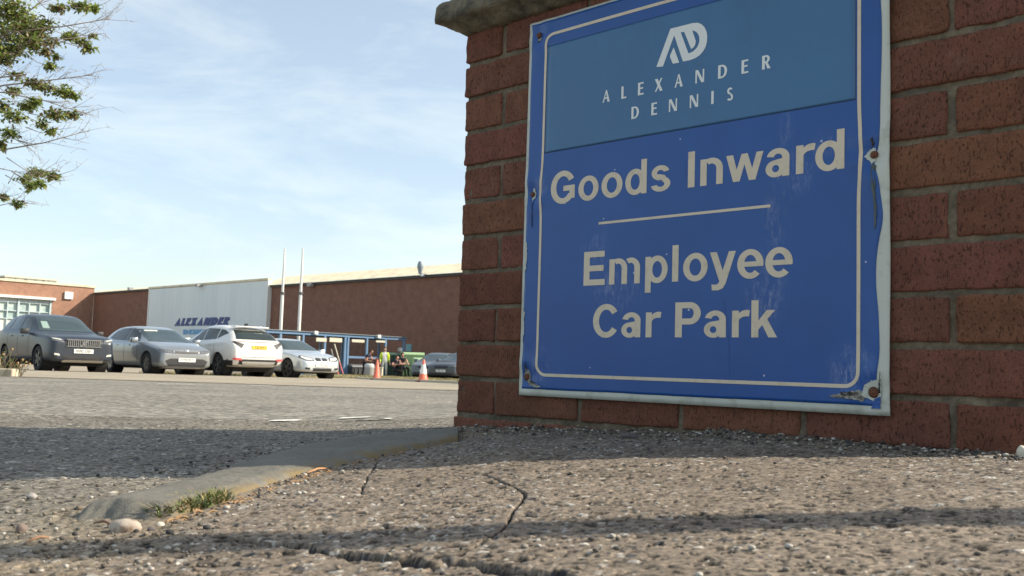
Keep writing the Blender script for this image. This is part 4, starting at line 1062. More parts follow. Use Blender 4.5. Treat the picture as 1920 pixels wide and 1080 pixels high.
s, z = vS(128, 554); b = MB(); vbox(b, s - .42, s + .42, z - .38, z + .38, .005, .22); b.build('alarm_box', mat('white_box', (.80, .80, .76), .4), wg)
b = MB(); s1_, zp1 = vS(12, 519); s2_, zp2 = vS(104, 528)
o = .0
def onroof(px, py, off): 
    return plane_pt(px, py, WC - GD * off, GN)
sa, za = onroof(105, 531, 4); sb, zb_ = onroof(10, 517, 4)
vbox(b, sa, sb, ZW + .2, (za + zb_) / 2 + .05, -7, -4); b.build('roof_plant', mat('grey_roof_plant', (.34, .36, .33), .7, noise=(2, (.12, .13, .13), .5, .55)), wg)
b = MB(); vbox(b, sa - .2, sb + .1, (za + zb_) / 2 + .05, (za + zb_) / 2 + .22, -7.2, -3.9); b.build('roof_plant_cap', mat('pale_grey_cap', (.42, .42, .36), .7), wg)
b = MB(); sm_, zm_ = onroof(19, 512, 4.5); b.tube([(sm_, -sy * 4.5, ZW - ZG), (sm_, -sy * 4.5, zm_ - ZG)], .04, 6); b.build('mast', M_wtrim, wg)

# flagpoles
def flagpole(px0, py0, px1, Y, label):
    t = at(px0, py0, Y); g = tz(t.x, Y); b = MB()
    o = empty('flagpole', (t.x, Y, g), 0, label, 'flagpole', 'white flagpoles in front of the warehouse')
    H = t.z - g; zc_ = at(px0 - 4, 551, Y).z - g
    b.lathe([(.0001, H), (.045, H - .01), (.05, H - .1), (.085, zc_ + .1)], 12); b.lathe([(.085, zc_ + .1), (.10, zc_), (.105, 0)], 12)
    b.build('pole', mat('white_pole', (.72, .72, .68), .4), o, 'auto')
    b = MB(); b.lathe([(.10, zc_ - .05), (.15, zc_ - .04), (.15, zc_ + .10), (.09, zc_ + .12)], 12); b.box(.1, .24, -.03, .03, zc_ - .03, zc_ + .03); b.build('collar', mat('dark_collar', (.10, .09, .09), .5), o)
    return o
flagpole(534, 465, 526, 61, 'tall white flagpole, the left one of the two before the warehouse')
flagpole(568, 465, 560, 60, 'tall white flagpole, the right one of the two before the warehouse')

# ================================================================== BLUE SHELTER
M_bf = mat('blue_painted_steel', (.13, .23, .38), .45)
SD = Vector((.68, .73, 0)).normalized(); SB = Vector((-SD.y, SD.x, 0))
SO_ = at(524, 640, 54.3); SO_.z = tz(SO_.x, SO_.y)
sh = empty('smoking_shelter', SO_, math.atan2(SD.y, SD.x), 'blue steel framed open shelter with clear panels beside the warehouse', 'shelter')
def shx(px):
    O = SO_; r = ray(px, 660); a = np.array([[r.x, -SD.x], [r.y, -SD.y]]); t, s = np.linalg.solve(a, np.array([O.x, O.y])); return float(s), t * r.z
xs_ = [shx(p)[0] for p in (481, 524, 567, 608, 646, 651.5, 687, 722, 756)]
ztopS = plane_pt(600, 626, SO_, SD)[1] - SO_.z; ztopS2 = plane_pt(756, 635, SO_, SD)[1] - SO_.z; print('shelter', xs_, ztopS, ztopS2)
HS = (ztopS + ztopS2) / 2; dpt = 2.4; Zg = [-.25]
for x in xs_:
    b = MB(); b.box(x - .06, x + .06, -.06, .06, -.3, HS - .1); b.build('post', M_bf, sh)
for x in (xs_[0], xs_[2], xs_[4], xs_[6], xs_[8]):
    b = MB(); b.box(x - .05, x + .05, dpt - .05, dpt + .05, -.3, HS - .1); b.build('rear_post', M_bf, sh)
b = MB(); b.box(xs_[0] - .1, xs_[8] + .12, -.07, .07, HS - .1, HS + .06); b.box(xs_[0] - .1, xs_[8] + .12, dpt - .06, dpt + .06, HS - .12, HS + .02)
for x in (xs_[0], xs_[8]): b.box(x - .05, x + .05, .07, dpt - .06, HS - .1, HS + .03)
b.build('top_beam', M_bf, sh)
b = MB(); b.box(xs_[0] - .15, xs_[8] + .18, -.15, dpt + .15, HS + .064, HS + .10); b.build('canopy', mat('grey_canopy', (.22, .25, .28), .5), sh)
b = MB(); x0, x1 = xs_[4], xs_[7]
zr = plane_pt(670, 670, SO_, SD)[1] - SO_.z
b.box(xs_[5] + .06, xs_[6] - .06, -.04, .04, zr - .06, zr + .06); b.box(xs_[6] + .06, xs_[7] - .06, -.04, .04, zr - .06, zr + .06); b.build('mid_rail', M_bf, sh)
M_glz = mat('clear_panel', (.75, .82, .85), .08, trans=1.0); M_glz.node_tree.nodes['Principled BSDF'].inputs['IOR'].default_value = 1.05
for a, c in zip(xs_[:-1], xs_[1:]):
    if c - a < .5: continue
    b = MB(); b.box(a + .07, c - .07, dpt - .01, dpt + .01, .3, HS - .2); b.build('clear_panel', M_glz, sh)
M_pale_cream = mat('cream_patch', (.55, .52, .42), .6)
for (pa, pb, y0, y1) in ((593, 612, 633, 641), (618, 641, 633, 642), (660, 683, 636, 642.5), (705, 722, 638, 642.5)):  # stand-in panels for pale patches, set forward so the sun catches them
    OB = SO_ - SB * .085; sa, za = plane_pt(pa, y0, OB, SD); sb, zb2 = plane_pt(pb, y1, OB, SD)
    b = MB(); b.box(sa, sb, -.10, -.07, zb2 - SO_.z, za - SO_.z); b.build('cream_patch', M_pale_cream, sh)
b = MB()
for px, py in ((589, 624), (707, 631)):
    s, z = plane_pt(px, py, SO_, SD); b = MB(); b.box(s - .12, s + .12, -.25, -.08, z - SO_.z - .1, z - SO_.z + .1, .02); b.build('lamp', M_wtrim, sh)
s, z = plane_pt(750, 655, SO_, SD); b = MB(); b.box(s - .10, s + .10, -.12, .08, z - SO_.z - .12, z - SO_.z + .10); b.build('lamp', M_wtrim, sh)

# ================================================================== VERGE
def vx(Y): return -5.1 + .354 * (37.3 - Y)
vy = np.linspace(20, 62, 60)
VV = []; FF = []
for i, y in enumerate(vy):
    for k, dx in enumerate((0, .8, 3, 8, 16, 26)):
        x = vx(y) + dx if y < 62 else 0; VV.append((x, y, tz(x, y) + .05 + (.0 if k == 0 else .04)))
for i in range(len(vy) - 1):
    for k in range(5): a = i * 6 + k; FF.append((a, a + 1, a + 7, a + 6))
o = mesh_np('verge', VV, FF, mat('dry_verge_ground', (.24, .19, .11), .95, noise=(2.2, (.13, .13, .06), .45, .6), bump=(9, .8, .03)), smooth=True); tag(o, kind='structure')
b = MB()
for _ in range(2600):
    y = random.uniform(22, 54); x = vx(y) + abs(random.gauss(0, 1)) * 2.2 + .08
    blades(b, x, y, tz(x, y) + .06, 5, .10, .085, .008, .7)
# the same dry grass shows in the gaps behind the parked cars
for _ in range(1500):
    t_ = random.uniform(-6, 12); q = Vector((-9.6, 36.5, 0)) + Vector((.68, .73, 0)) * t_ * .6 - Vector((.7, -.7, 0)) * random.uniform(0, 2.0)
    blades(b, q.x, q.y, tz(q.x, q.y), 5, .10, .10, .009, .7)
o = b.build('dry_grass', M_dry); tag(o, 'dry yellowish grass on the verge by the cones', 'grass', kind='stuff')
b = MB(); yk = np.linspace(20, 60, 50)
for y0, y1 in zip(yk[:-1], yk[1:]):
    P = [Vector((vx(y) + dx, y, tz(vx(y), y) + z_)) for y in (y0, y1) for dx, z_ in ((-.13, -.02), (-.13, .075), (.0, .08), (.0, -.02))]
    b.add(P, [(0, 1, 5, 4), (1, 2, 6, 5), (2, 3, 7, 6)])
o = b.build('verge_kerb', mat('pale_kerb', (.46, .42, .33), .9)); tag(o, 'pale concrete kerb edging the dry grass verge by the cones', 'kerb')
# raised kerb block and plants at the left edge
p = gp(10, 706); kz = tz(p.x, p.y)
b = MB(); b.box(-3.0, .085, -.075, .075, -.05, .088, .012); b.build
o = b.build('kerb_block', mat('pale_kerb_stone', (.50, .44, .33), .9, noise=(9, (.36, .31, .23), .45, .65)), None, False); o.location = (p.x, p.y + .05, kz); tag(o, 'pale raised kerb stone at the left edge of the picture', 'kerb')
M_pl = [mat('shrub_leaf', (.055, .075, .03), .6), mat('bright_shrub_leaf', (.17, .22, .04), .6), mat('shrub_stem', (.16, .12, .07), .8), mat('orange_bud', (.42, .26, .12), .7)]
def leafquad(b, c, L_, w, d, up):
    d = d.normalized(); s_ = d.cross(up).normalized() * w; n = s_.cross(d).normalized()
    b.add([c, c + d * L_ * .5 + s_ + n * L_ * .05, c + d * L_, c + d * L_ * .5 - s_ + n * L_ * .05], [(0, 1, 2, 3)])
def shrub(name, px0, px1, h, Y, n, label, bright):
    o = empty(name, (0, 0, 0), 0, label, 'shrub'); bs_ = MB(); bl_ = MB(); c0 = None
    for _ in range(n):
        q = at(random.uniform(px0, px1), 700, Y + random.uniform(-.15, .15)); z0 = kz
        if c0 is None: o.location = (q.x, q.y, z0); c0 = Vector((q.x, q.y, z0))
        q = Vector((q.x, q.y, z0)) - c0; tip = q + Vector((random.uniform(-.09, .16), random.uniform(-.1, .1), h * random.uniform(.5, 1.1)))
        mid = q.lerp(tip, .5) + Vector((random.uniform(-.03, .03), 0, .02)); bs_.tube([q, mid, tip], [.004, .003, .002], 5)
        for k in range(9):
            a = q.lerp(tip, .15 + .85 * k / 9); bl_.mi = 1 if random.random() < bright else 0
            leafquad(bl_, a, random.uniform(.02, .035), .006, Vector((random.uniform(-1, 1), random.uniform(-1, 1), random.uniform(.1, .9))), Vector((0, 0, 1)))
        if random.random() < .4:
            bl_.mi = 3; bl_.box(tip.x - .009, tip.x + .009, tip.y - .009, tip.y + .009, tip.z - .008, tip.z + .012, .003)
    bs_.build('stems', M_pl[2], o); bl_.build('leaves', M_pl, o); return o
shrub('shrub', 0, 42, .20, p.y + .18, 26, 'low weedy shrub with orange buds behind the raised kerb stone', .25)
shrub('shrub', -14, 7, .30, p.y + .10, 16, 'bright green upright weed at the very left edge above the kerb stone', .9)

# ================================================================== CARS
def eval_mesh(o):
    dg = bpy.context.evaluated_depsgraph_get(); dg.update()
    return D.meshes.new_from_object(o.evaluated_get(dg))
def loft(st, name, mats, cuts):
    """st rows: x, z_bottom, z_belt, z_top, w_low, w_belt, w_top (half widths)"""
    V = []; n = 0
    for (x, zb, zl, zt, wl, wb_, wt) in st:
        h = zl - zb
        half = [(0, zb), (wl * .80, zb), (wl * .97, zb + .07 * h), (wl * 1.0, zb + .30 * h), (wb_ * 1.012, zb + .68 * h), (wb_, zl - .06 * h), (wb_ * .965, zl),
                (wb_ * .955 * .5 + wt * .5, zl * .5 + zt * .5), (wt, zt - .055 * min(1, (zt - zl) * 3 + .25)), (wt * .80, zt - .012), (wt * .4, zt), (0, zt + .004)]
        ring_ = [(x, y, z) for y, z in half] + [(x, -y, z) for y, z in half[-2:0:-1]]
        n = len(ring_); V += ring_
    m = len(st); Fs = [(i * n + k, i * n + (k + 1) % n, (i + 1) * n + (k + 1) % n, (i + 1) * n + k) for i in range(m - 1) for k in range(n)]
    Fs += [tuple(range(n))[::-1], tuple((m - 1) * n + k for k in range(n))]
    me = D.meshes.new('tmp'); me.from_pydata(V, [], Fs); me.update()
    bm = bmesh.new(); bm.from_mesh(me)
    for side in (0, 1):
        f = [q for q in bm.faces if len(q.verts) == n]
    for q in [q for q in bm.faces if len(q.verts) == n]:     # inset the caps so the ends stay fairly flat
        bmesh.ops.inset_individual(bm, faces=[q], thickness=.05)
    bmesh.ops.recalc_face_normals(bm, faces=bm.faces)
    bm.to_mesh(me); bm.free()
    o = D.objects.new('tmp', me); C.objects.link(o)
    ss = o.modifiers.new('s', 'SUBSURF'); ss.levels = 2; ss.render_levels = 2
    me2 = eval_mesh(o); o.modifiers.clear(); o.data = me2
    cb = MB()
    for (cx, cz, r) in cuts:
        for sgn in (1, -1): cb.lathe([(.0001, 0), (r, 0), (r, .42), (.0001, .42)], 40, (cx, sgn * .56 if sgn > 0 else -.56, cz), (0, sgn, 0))
    co = cb.build('cut', None if False else mats[0]); 
    bm = bmesh.new(); bm.from_mesh(co.data); bmesh.ops.remove_doubles(bm, verts=bm.verts, dist=1e-4); bmesh.ops.recalc_face_normals(bm, faces=bm.faces); bm.to_mesh(co.data); bm.free()
    bo = o.modifiers.new('b', 'BOOLEAN'); bo.operation = 'DIFFERENCE'; bo.object = co; bo.solver = 'EXACT'
    me3 = eval_mesh(o); D.objects.remove(o); D.objects.remove(co)
    bvh_me = me2
    me3.name = name; me3.materials.clear()
    for q in mats: me3.materials.append(q)
    me3.polygons.foreach_set('use_smooth', np.ones(len(me3.polygons), bool))
    try: me3.set_sharp_from_angle(angle=R(38))
    except Exception: pass
    bm = bmesh.new(); bm.from_mesh(me2); bvh = BVHTree.FromBMesh(bm); bm.free()
    return me3, bvh
M_glass_car = mat('dark_car_glass', (.02, .03, .03), .04, spec=.5)
M_glass_lite = mat('car_windscreen', (.035, .055, .06), .05, spec=.6)
M_tyre = mat('tyre_rubber', (.018, .018, .019), .85)
M_rim = mat('alloy_rim', (.20, .20, .21), .3, metal=.8)
M_rimd = mat('dark_alloy_rim', (.06, .06, .065), .35, metal=.7)
M_blk = mat('black_plastic', (.02, .02, .022), .55)
M_arch = mat('dark_wheel_arch', (.012, .012, .012), .9)
M_chrome = mat('chrome', (.55, .55, .55), .25, metal=1)
M_plw = mat('white_number_plate', (.80, .80, .76), .4); M_ply = mat('yellow_number_plate', (.80, .52, .06), .4)
M_chr = mat('plate_characters', (.02, .02, .02), .5)
M_lamp = mat('headlamp_glass', (.10, .11, .12), .08, spec=.8); M_lampb = mat('bright_headlamp', (.62, .62, .58), .15, spec=.8); M_red = mat('red_lamp', (.55, .03, .03), .2, spec=.8); M_pink = mat('red_reflector', (.75, .10, .10), .3)
M_dsk = mat('windscreen_sticker', (.60, .68, .55), .6)
def patch(name, bvh, poly, axis, m, parent, off=.006, sgn=1, sub=3, depth=.02):
    """panel that follows the body. axis 'x': poly in (y, z) seen from the front (sgn=1) or rear (-1); 'y': (x, z) from a side; 'z': (x, y) from above"""
    bm = bmesh.new()
    def P(a, c): return Vector((3.2 * sgn, a, c)) if axis == 'x' else Vector((a, 1.6 * sgn, c)) if axis == 'y' else Vector((a, c, 2.6))
    vs_ = [bm.verts.new(P(*q)) for q in poly]; f = bm.faces.new(vs_)
    bmesh.ops.triangulate(bm, faces=[f])
    for _ in range(sub): 
        ed = [e for e in bm.edges if e.calc_length() > .09]
        if ed: bmesh.ops.subdivide_edges(bm, edges=ed, cuts=1, use_grid_fill=False); bmesh.ops.triangulate(bm, faces=bm.faces)
    d = Vector((-sgn, 0, 0)) if axis == 'x' else Vector((0, -sgn, 0)) if axis == 'y' else Vector((0, 0, -1))
    bad = []
    for v in bm.verts:
        h, nn, _, _ = bvh.ray_cast(v.co, d)
        if h is None:
            h2 = bvh.find_nearest(v.co + d * (2.2 if axis == 'x' else 1.0)); h, nn = h2[0], h2[1]
        if nn.dot(d) > 0: nn = -nn
        v.co = h + nn * off
    ret = bmesh.ops.extrude_face_region(bm, geom=bm.faces[:])
    for g in ret['geom']:
        if isinstance(g, bmesh.types.BMVert): pass
    ex = [g for g in ret['geom'] if isinstance(g, bmesh.types.BMVert)]
    for v in ex: v.co += d * -0.0
    for v in [v for v in bm.verts if v not in ex]: v.co += d * depth
    bmesh.ops.recalc_face_normals(bm, faces=bm.faces)
    me = D.meshes.new(name); bm.to_mesh(me); bm.free(); me.materials.append(m)
    o = D.objects.new(name, me); C.objects.link(o); o.parent = parent; return o
def mir(p): return [(-a, c) for a, c in p][::-1]
def wheel(parent, x, y, r, w, rim, spokes=5):
    s = 1 if y > 0 else -1
    t = MB(); t.lathe([(r * .66, -w / 2), (r * .9, -w / 2), (r * .985, -w * .38), (r, 0), (r * .985, w * .38), (r * .9, w / 2), (r * .66, w / 2), (r * .64, 0), (r * .66, -w / 2)], 36, (0, 0, 0), (0, s, 0))
    wo_ = empty('wheel', (x, y, r)); wo_.parent = parent
    # body of the wheel: tyre mesh carries the rim as a sub-part
    C.objects.unlink(wo_); D.objects.remove(wo_)
    ty = t.build('wheel', M_tyre, parent, 'auto'); ty.location = (x, y, r)
    k = MB(); k.lathe([(r * .66, w * .45), (r * .62, w * .46), (r * .60, w * .30), (r * .58, -w * .1), (.0001, -w * .1)], 30, (0, 0, 0), (0, s, 0))
    for i in range(spokes):
        a = 2 * math.pi * i / spokes
        for da in (-.16, .16):
            c0 = Vector((math.cos(a + da * 2.2), 0, math.sin(a + da * 2.2))) * r * .10; c1 = Vector((math.cos(a + da), 0, math.sin(a + da))) * r * .62
            n_ = Vector((-math.sin(a), 0, math.cos(a)))
            k.frame((0, 0, 0), (1, 0, 0), (0, s, 0), (0, 0, 1), (0, 0, 0), (0, 0, 0)) if False else None
            q = [c0 + n_ * .030, c0 - n_ * .030, c1 - n_ * .024, c1 + n_ * .024]
            V = [v + Vector((0, s * w * .44, 0)) for v in q] + [v + Vector((0, s * w * .30, 0)) for v in q]
            k.add(V, [(0, 1, 2, 3), (7, 6, 5, 4), (0, 4, 5, 1), (1, 5, 6, 2), (2, 6, 7, 3), (3, 7, 4, 0)])
    k.lathe([(.0001, w * .50), (r * .13, w * .48), (r * .15, w * .30)], 16, (0, 0, 0), (0, s, 0))
    k.build('rim', rim, ty, 'auto'); return ty
def car(spec):
    S = spec; L_ = S['L']; f = L_ / 2; o = empty(S.get('name', 'parked_car'), (0, 0, 0), 0, S['label'], 'car', S.get('group', 'cars parked in a row on the car park'))
    me, bvh = loft(S['st'], 'body', [S['paint']], [(S['fx'], S['r'] + .0, S['r'] + .05), (S['rx'], S['r'] + .0, S['r'] + .05)])
    bd = D.objects.new('body', me); C.objects.link(bd); bd.parent = o
    W_ = S['W'] / 2
    b = MB()
    for x in (S['fx'], S['rx']):
        for s_ in (1, -1): b.lathe([(S['r'] + .045, 0), (S['r'] + .045, .30), (.0001, .30)], 26, (x, s_ * (W_ - .06), S['r']), (0, -s_, 0))
    b.box(-f + .5, f - .5, -.62, .62, .17, .30); b.build('underbody', M_arch, o)
    for x in (S['fx'], S['rx']):
        for s_ in (1, -1): wheel(o, x, s_ * (W_ - .135), S['r'], .22, S.get('rim', M_rim), S.get('spokes', 5))
    for poly in S['side']:
        for s_ in (1, -1): patch('side_window', bvh, poly, 'y', M_glass_car, o, .006, s_)
    patch('windscreen', bvh, S['ws'], 'x', S.get('glass', M_glass_lite), o, .006, 1, 4)
    patch('rear_window', bvh, S['rw'], 'x', M_glass_car, o, .006, -1, 4)
    for nm, poly, m, off, both in S.get('front', []):
        patch(nm, bvh, poly, 'x', m, o, off, 1)
        if both: patch(nm, bvh, mir(poly), 'x', m, o, off, 1)
    for nm, poly, m, off, both in S.get('rear', []):
        patch(nm, bvh, poly, 'x', m, o, off, -1)
        if both: patch(nm, bvh, mir(poly), 'x', m, o, off, -1)
    for nm, poly, m, off in S.get('sides', []):
        for s_ in (1, -1): patch(nm, bvh, poly, 'y', m, o, off, s_)
    # mirrors
    mx_, mz_ = S['mirror']
    for s_ in (1, -1):
        b = MB(); b.box(mx_ - .09, mx_ + .09, s_ * (W_ + .10) - .11, s_ * (W_ + .10) + .09, mz_ - .07, mz_ + .08, .035); b.box(mx_ - .03, mx_ + .04, min(s_ * (W_ - .12), s_ * (W_ + .02)), max(s_ * (W_ - .12), s_ * (W_ + .02)), mz_ - .06, mz_ - .03)
        b.build('wing_mirror', S.get('mirror_mat', S['paint']), o, 'auto')
    # number plates with small dark characters
    for end, m in (('fp', M_plw), ('rp', M_ply)):
        if end not in S: continue
        z = S[end]; sg = 1 if end == 'fp' else -1; yo = S.get('plate_y', 0)
        h, nn, _, _ = bvh.ray_cast(Vector((3 * sg, yo, z)), Vector((-sg, 0, 0))); x = h.x
        b = MB(); b.box(min(x - .02 * sg, x + .025 * sg), max(x - .02 * sg, x + .025 * sg), yo - .26, yo + .26, z - .056, z + .056); pl = b.build('number_plate', m, o)
        b = MB(); yy = yo - .205
        for k in range(7):
            w_ = .040; q = x + .027 * sg
            for (a0, a1, c0, c1) in random.choice([((0, .012, -.035, .035), (.028, .04, -.035, .035), (.012, .028, .022, .035)), ((0, .012, -.035, .035), (.012, .04, -.035, -.022), (.012, .04, .022, .035)), ((.014, .026, -.035, .035), (.0, .014, .022, .035), (.026, .04, .022, .035))]):
                b.box(min(q - .001, q + .001), max(q - .001, q + .001), yy + a0, yy + a1, z + c0, z + c1)
            yy += .052 if k != 3 else .085
        b.build('characters', M_chr, pl)
    # shut lines and handles
    for x in S.get('shut', []):
        for s_ in (1, -1): patch('shut_line', bvh, [(x, .30), (x + .012, .30), (x + .03, S['beltz'] - .02), (x + .018, S['beltz'] - .02)], 'y', M_blk, o, .0025, s_, 3, .004)
    for x in S.get('handles', []):
        for s_ in (1, -1): patch('door_handle', bvh, [(x, S['beltz'] - .14), (x + .17, S['beltz'] - .135), (x + .17, S['beltz'] - .105), (x, S['beltz'] - .11)], 'y', S.get('handle_mat', S['paint']), o, .02, s_)
    return o
def paint(name, c, coat=.35, rough=.28, metal=.0): return mat(name, c, rough, metal=metal, coat=coat)
HEAD = Vector((.70, -.714, 0)).normalized()
def put(o, px, Y, heading=HEAD, front=None):
    """px: image column of the car's centre at depth Y"""
    c = at(px, 660, Y); x, y = c.x, Y
    o.rotation_mode = 'XYZ'; o.rotation_euler = (0, 0, math.atan2(heading.y, heading.x)); o.location = (x, y, tz(x, y)); return o
# generic outlines: x from rear (-) to front (+)
def suv(L_, W_, H_, belt, hood, nose, rear_up):
    f = L_ / 2; w = W_ / 2
    return [(-f, .46, .80, .86, w * .80, w * .80, w * .62), (-f + .05, .34, .95, 1.02, w * .88, w * .90, w * .72), (-f + .16, .28, belt - .02, belt + .14, w * .94, w * .955, w * .80),
        (-f + .42, .26, belt + .02, H_ - .10, w * .985, w * .985, w * .70), (-f + .75, .25, belt + .01, H_ - .035, w, w, w * .715), (-f + 1.5, .24, belt - .01, H_, w, w, w * .745), (-.35, .24, belt - .03, H_ - .005, w, w, w * .745),
        (.10, .24, belt - .05, H_ - .06, w, w, w * .725), (.42, .24, belt - .06, H_ - .20, w, w, w * .72), (.80, .24, hood + .045, hood + .17, w, w * .99, w * .78), (1.02, .24, hood + .01, hood + .065, w, w * .985, w * .80), (1.35, .24, hood - .03, hood + .025, w * .995, w * .97, w * .78),
        (f - .42, .25, hood - .06, hood - .0, w * .985, w * .95, w * .76), (f - .15, .27, nose + .07, nose + .12, w * .945, w * .91, w * .72), (f - .05, .30, nose + .02, nose + .06, w * .89, w * .86, w * .66), (f, .34, nose - .06, nose - .03, w * .80, w * .78, w * .60)]
# -- dark SUV at the left
P_volvo = paint('dark_blue_grey_paint', (.022, .030, .045), coat=.12, rough=.3)
f = 2.21; w = .93
volvo = car(dict(label='dark blue grey SUV parked at the far left with chrome grille and white plate', L=4.42, W=1.87, r=.355, fx=1.36, rx=-1.34, paint=P_volvo, rim=M_rimd, beltz=1.10,
    st=suv(4.42, 1.87, 1.65, 1.13, 1.04, .86, 0), mirror=(.62, 1.10), mirror_mat=M_blk,
    side=[[(-.22, 1.15), (.60, 1.10), (.10, 1.50), (-.22, 1.54)], [(-1.12, 1.18), (-.28, 1.15), (-.28, 1.54), (-1.0, 1.53)], [(-1.62, 1.26), (-1.18, 1.20), (-1.08, 1.50), (-1.35, 1.46)]],
    ws=[(-.74, 1.14), (.74, 1.14), (.60, 1.53), (-.60, 1.53)], rw=[(-.62, 1.20), (.62, 1.20), (.55, 1.45), (-.55, 1.45)],
    front=[('grille', [(-.44, .70), (.44, .70), (.50, .84), (.47, .90), (-.47, .90), (-.50, .84)], M_blk, .012, 0), ('headlamp', [(.53, .80), (.80, .85), (.83, .95), (.55, .90)], M_lamp, .012, 1),
           ('air_intake', [(-.50, .34), (.50, .34), (.56, .47), (-.56, .47)], M_blk, .010, 0), ('skid_plate', [(-.55, .30), (.55, .30), (.55, .345), (-.55, .345)], M_chrome, .030, 0), ('fog_lamp', [(.62, .45), (.76, .47), (.76, .52), (.64, .50)], M_lampb, .012, 1), ('windscreen_note', [(-.62, 1.20), (-.44, 1.20), (-.42, 1.40), (-.58, 1.40)], mat('dull_note', (.25, .34, .30), .3), .010, 0), ('daytime_lamp', [(.60, .865), (.80, .895), (.80, .915), (.60, .885)], M_lampb, .02, 1)],
    sides=[('sill_trim', [(-.95, .24), (.95, .24), (.95, .36), (-.95, .36)], M_blk, .012)], shut=[.62, -.25, -1.12], handles=[.0, -.88], fp=.585, rp=.75))
b = MB()
for k in range(17):
    y = -.42 + .84 * k / 16; b.box(f + .005, f + .03, y - .010, y + .010, .715, .885)
b.box(f + .0, f + .035, -.47, .47, .70, .715); b.box(f + .0, f + .035, -.47, .47, .885, .905)
b.frame((f + .035, 0, .80), (1, 0, 0), (0, .8, .6), (0, -.6, .8), (0, -.14, -.012), (.01, .14, .012)); b.lathe([(.035, 0), (.06, 0), (.06, .02), (.035, .02)], 16, (f + .035, 0, .80), (1, 0, 0))
for ch in volvo.children:
    if ch.name.startswith('grille'): b.build('grille_bars', mat('dull_chrome', (.30, .30, .30), .35, metal=1), ch)
put(volvo, 101, 28.4)
# -- silver grey hatchback
P_golf = paint('silver_grey_paint', (.24, .26, .28), coat=1, metal=.5)
def hatch(L_, W_, H_, belt, hood, nose):
    f = L_ / 2; w = W_ / 2
    return [(-f, .44, .78, .84, w * .80, w * .80, w * .60), (-f + .05, .32, .90, .96, w * .88, w * .90, w * .70), (-f + .14, .26, belt - .02, belt + .12, w * .94, w * .95, w * .76),
        (-f + .45, .22, belt + .01, H_ - .11, w * .98, w * .98, w * .68), (-f + .85, .20, belt, H_ - .03, w, w, w * .70), (-f + 1.5, .19, belt - .02, H_, w, w, w * .725), (-.25, .19, belt - .035, H_ - .01, w, w, w * .72),
        (.20, .19, belt - .05, H_ - .09, w, w, w * .70), (.55, .19, belt - .06, H_ - .26, w, w, w * .71), (.98, .19, hood + .04, hood + .13, w, w * .985, w * .76), (1.16, .19, hood, hood + .05, w, w * .975, w * .78), (1.5, .20, hood - .06, hood, w * .99, w * .95, w * .74),
        (f - .32, .21, hood - .12, hood - .06, w * .97, w * .93, w * .73), (f - .12, .22, nose + .06, nose + .10, w * .92, w * .88, w * .68), (f - .03, .24, nose + .0, nose + .03, w * .86, w * .83, w * .62), (f, .28, nose - .08, nose - .05, w * .77, w * .75, w * .56)]
golf = car(dict(label='silver grey hatchback parked between the dark blue grey SUV and the white SUV', L=4.28, W=1.79, r=.325, fx=1.32, rx=-1.30, paint=P_golf, rim=M_rim, beltz=.98, spokes=7,
    st=hatch(4.28, 1.79, 1.47, .99, .93, .70), mirror=(.72, 1.0),
    side=[[(-.20, 1.00), (.74, .96), (.22, 1.33), (-.20, 1.38)], [(-1.18, 1.03), (-.26, 1.0), (-.26, 1.38), (-1.0, 1.37)], [(-1.50, 1.08), (-1.24, 1.05), (-1.10, 1.33), (-1.22, 1.30)]],
    ws=[(-.72, .985), (.72, .985), (.57, 1.36), (-.57, 1.36)], rw=[(-.60, 1.06), (.60, 1.06), (.52, 1.30), (-.52, 1.30)],
    front=[('headlamp', [(.38, .64), (.74, .66), (.80, .75), (.42, .72)], M_lamp, .018, 1), ('grille', [(-.36, .645), (.36, .645), (.36, .70), (-.36, .70)], M_blk, .018, 0),
           ('air_intake', [(-.56, .27), (.56, .27), (.66, .42), (.50, .49), (-.50, .49), (-.66, .42)], M_blk, .008, 0), ('emblem', [(-.06, .665), (.06, .665), (.06, .75), (-.06, .75)], M_chrome, .016, 0), ('sun_strip', [(-.52, 1.29), (-.12, 1.30), (-.12, 1.335), (-.50, 1.33)], M_dsk, .010, 0), ('splitter', [(-.66, .215), (.66, .215), (.66, .25), (-.66, .25)], mat('pale_splitter', (.5, .5, .5), .4), .02, 0)],
    sides=[('sill_trim', [(-.95, .19), (.95, .19), (.95, .26), (-.95, .26)], M_blk, .006)], shut=[.70, -.23, -1.18], handles=[.02, -.86], fp=.455, rp=.72, plate_y=0))
wsn = [c for c in golf.children if c.name.startswith('windscreen')][0]
put(golf, 291, 30.3)
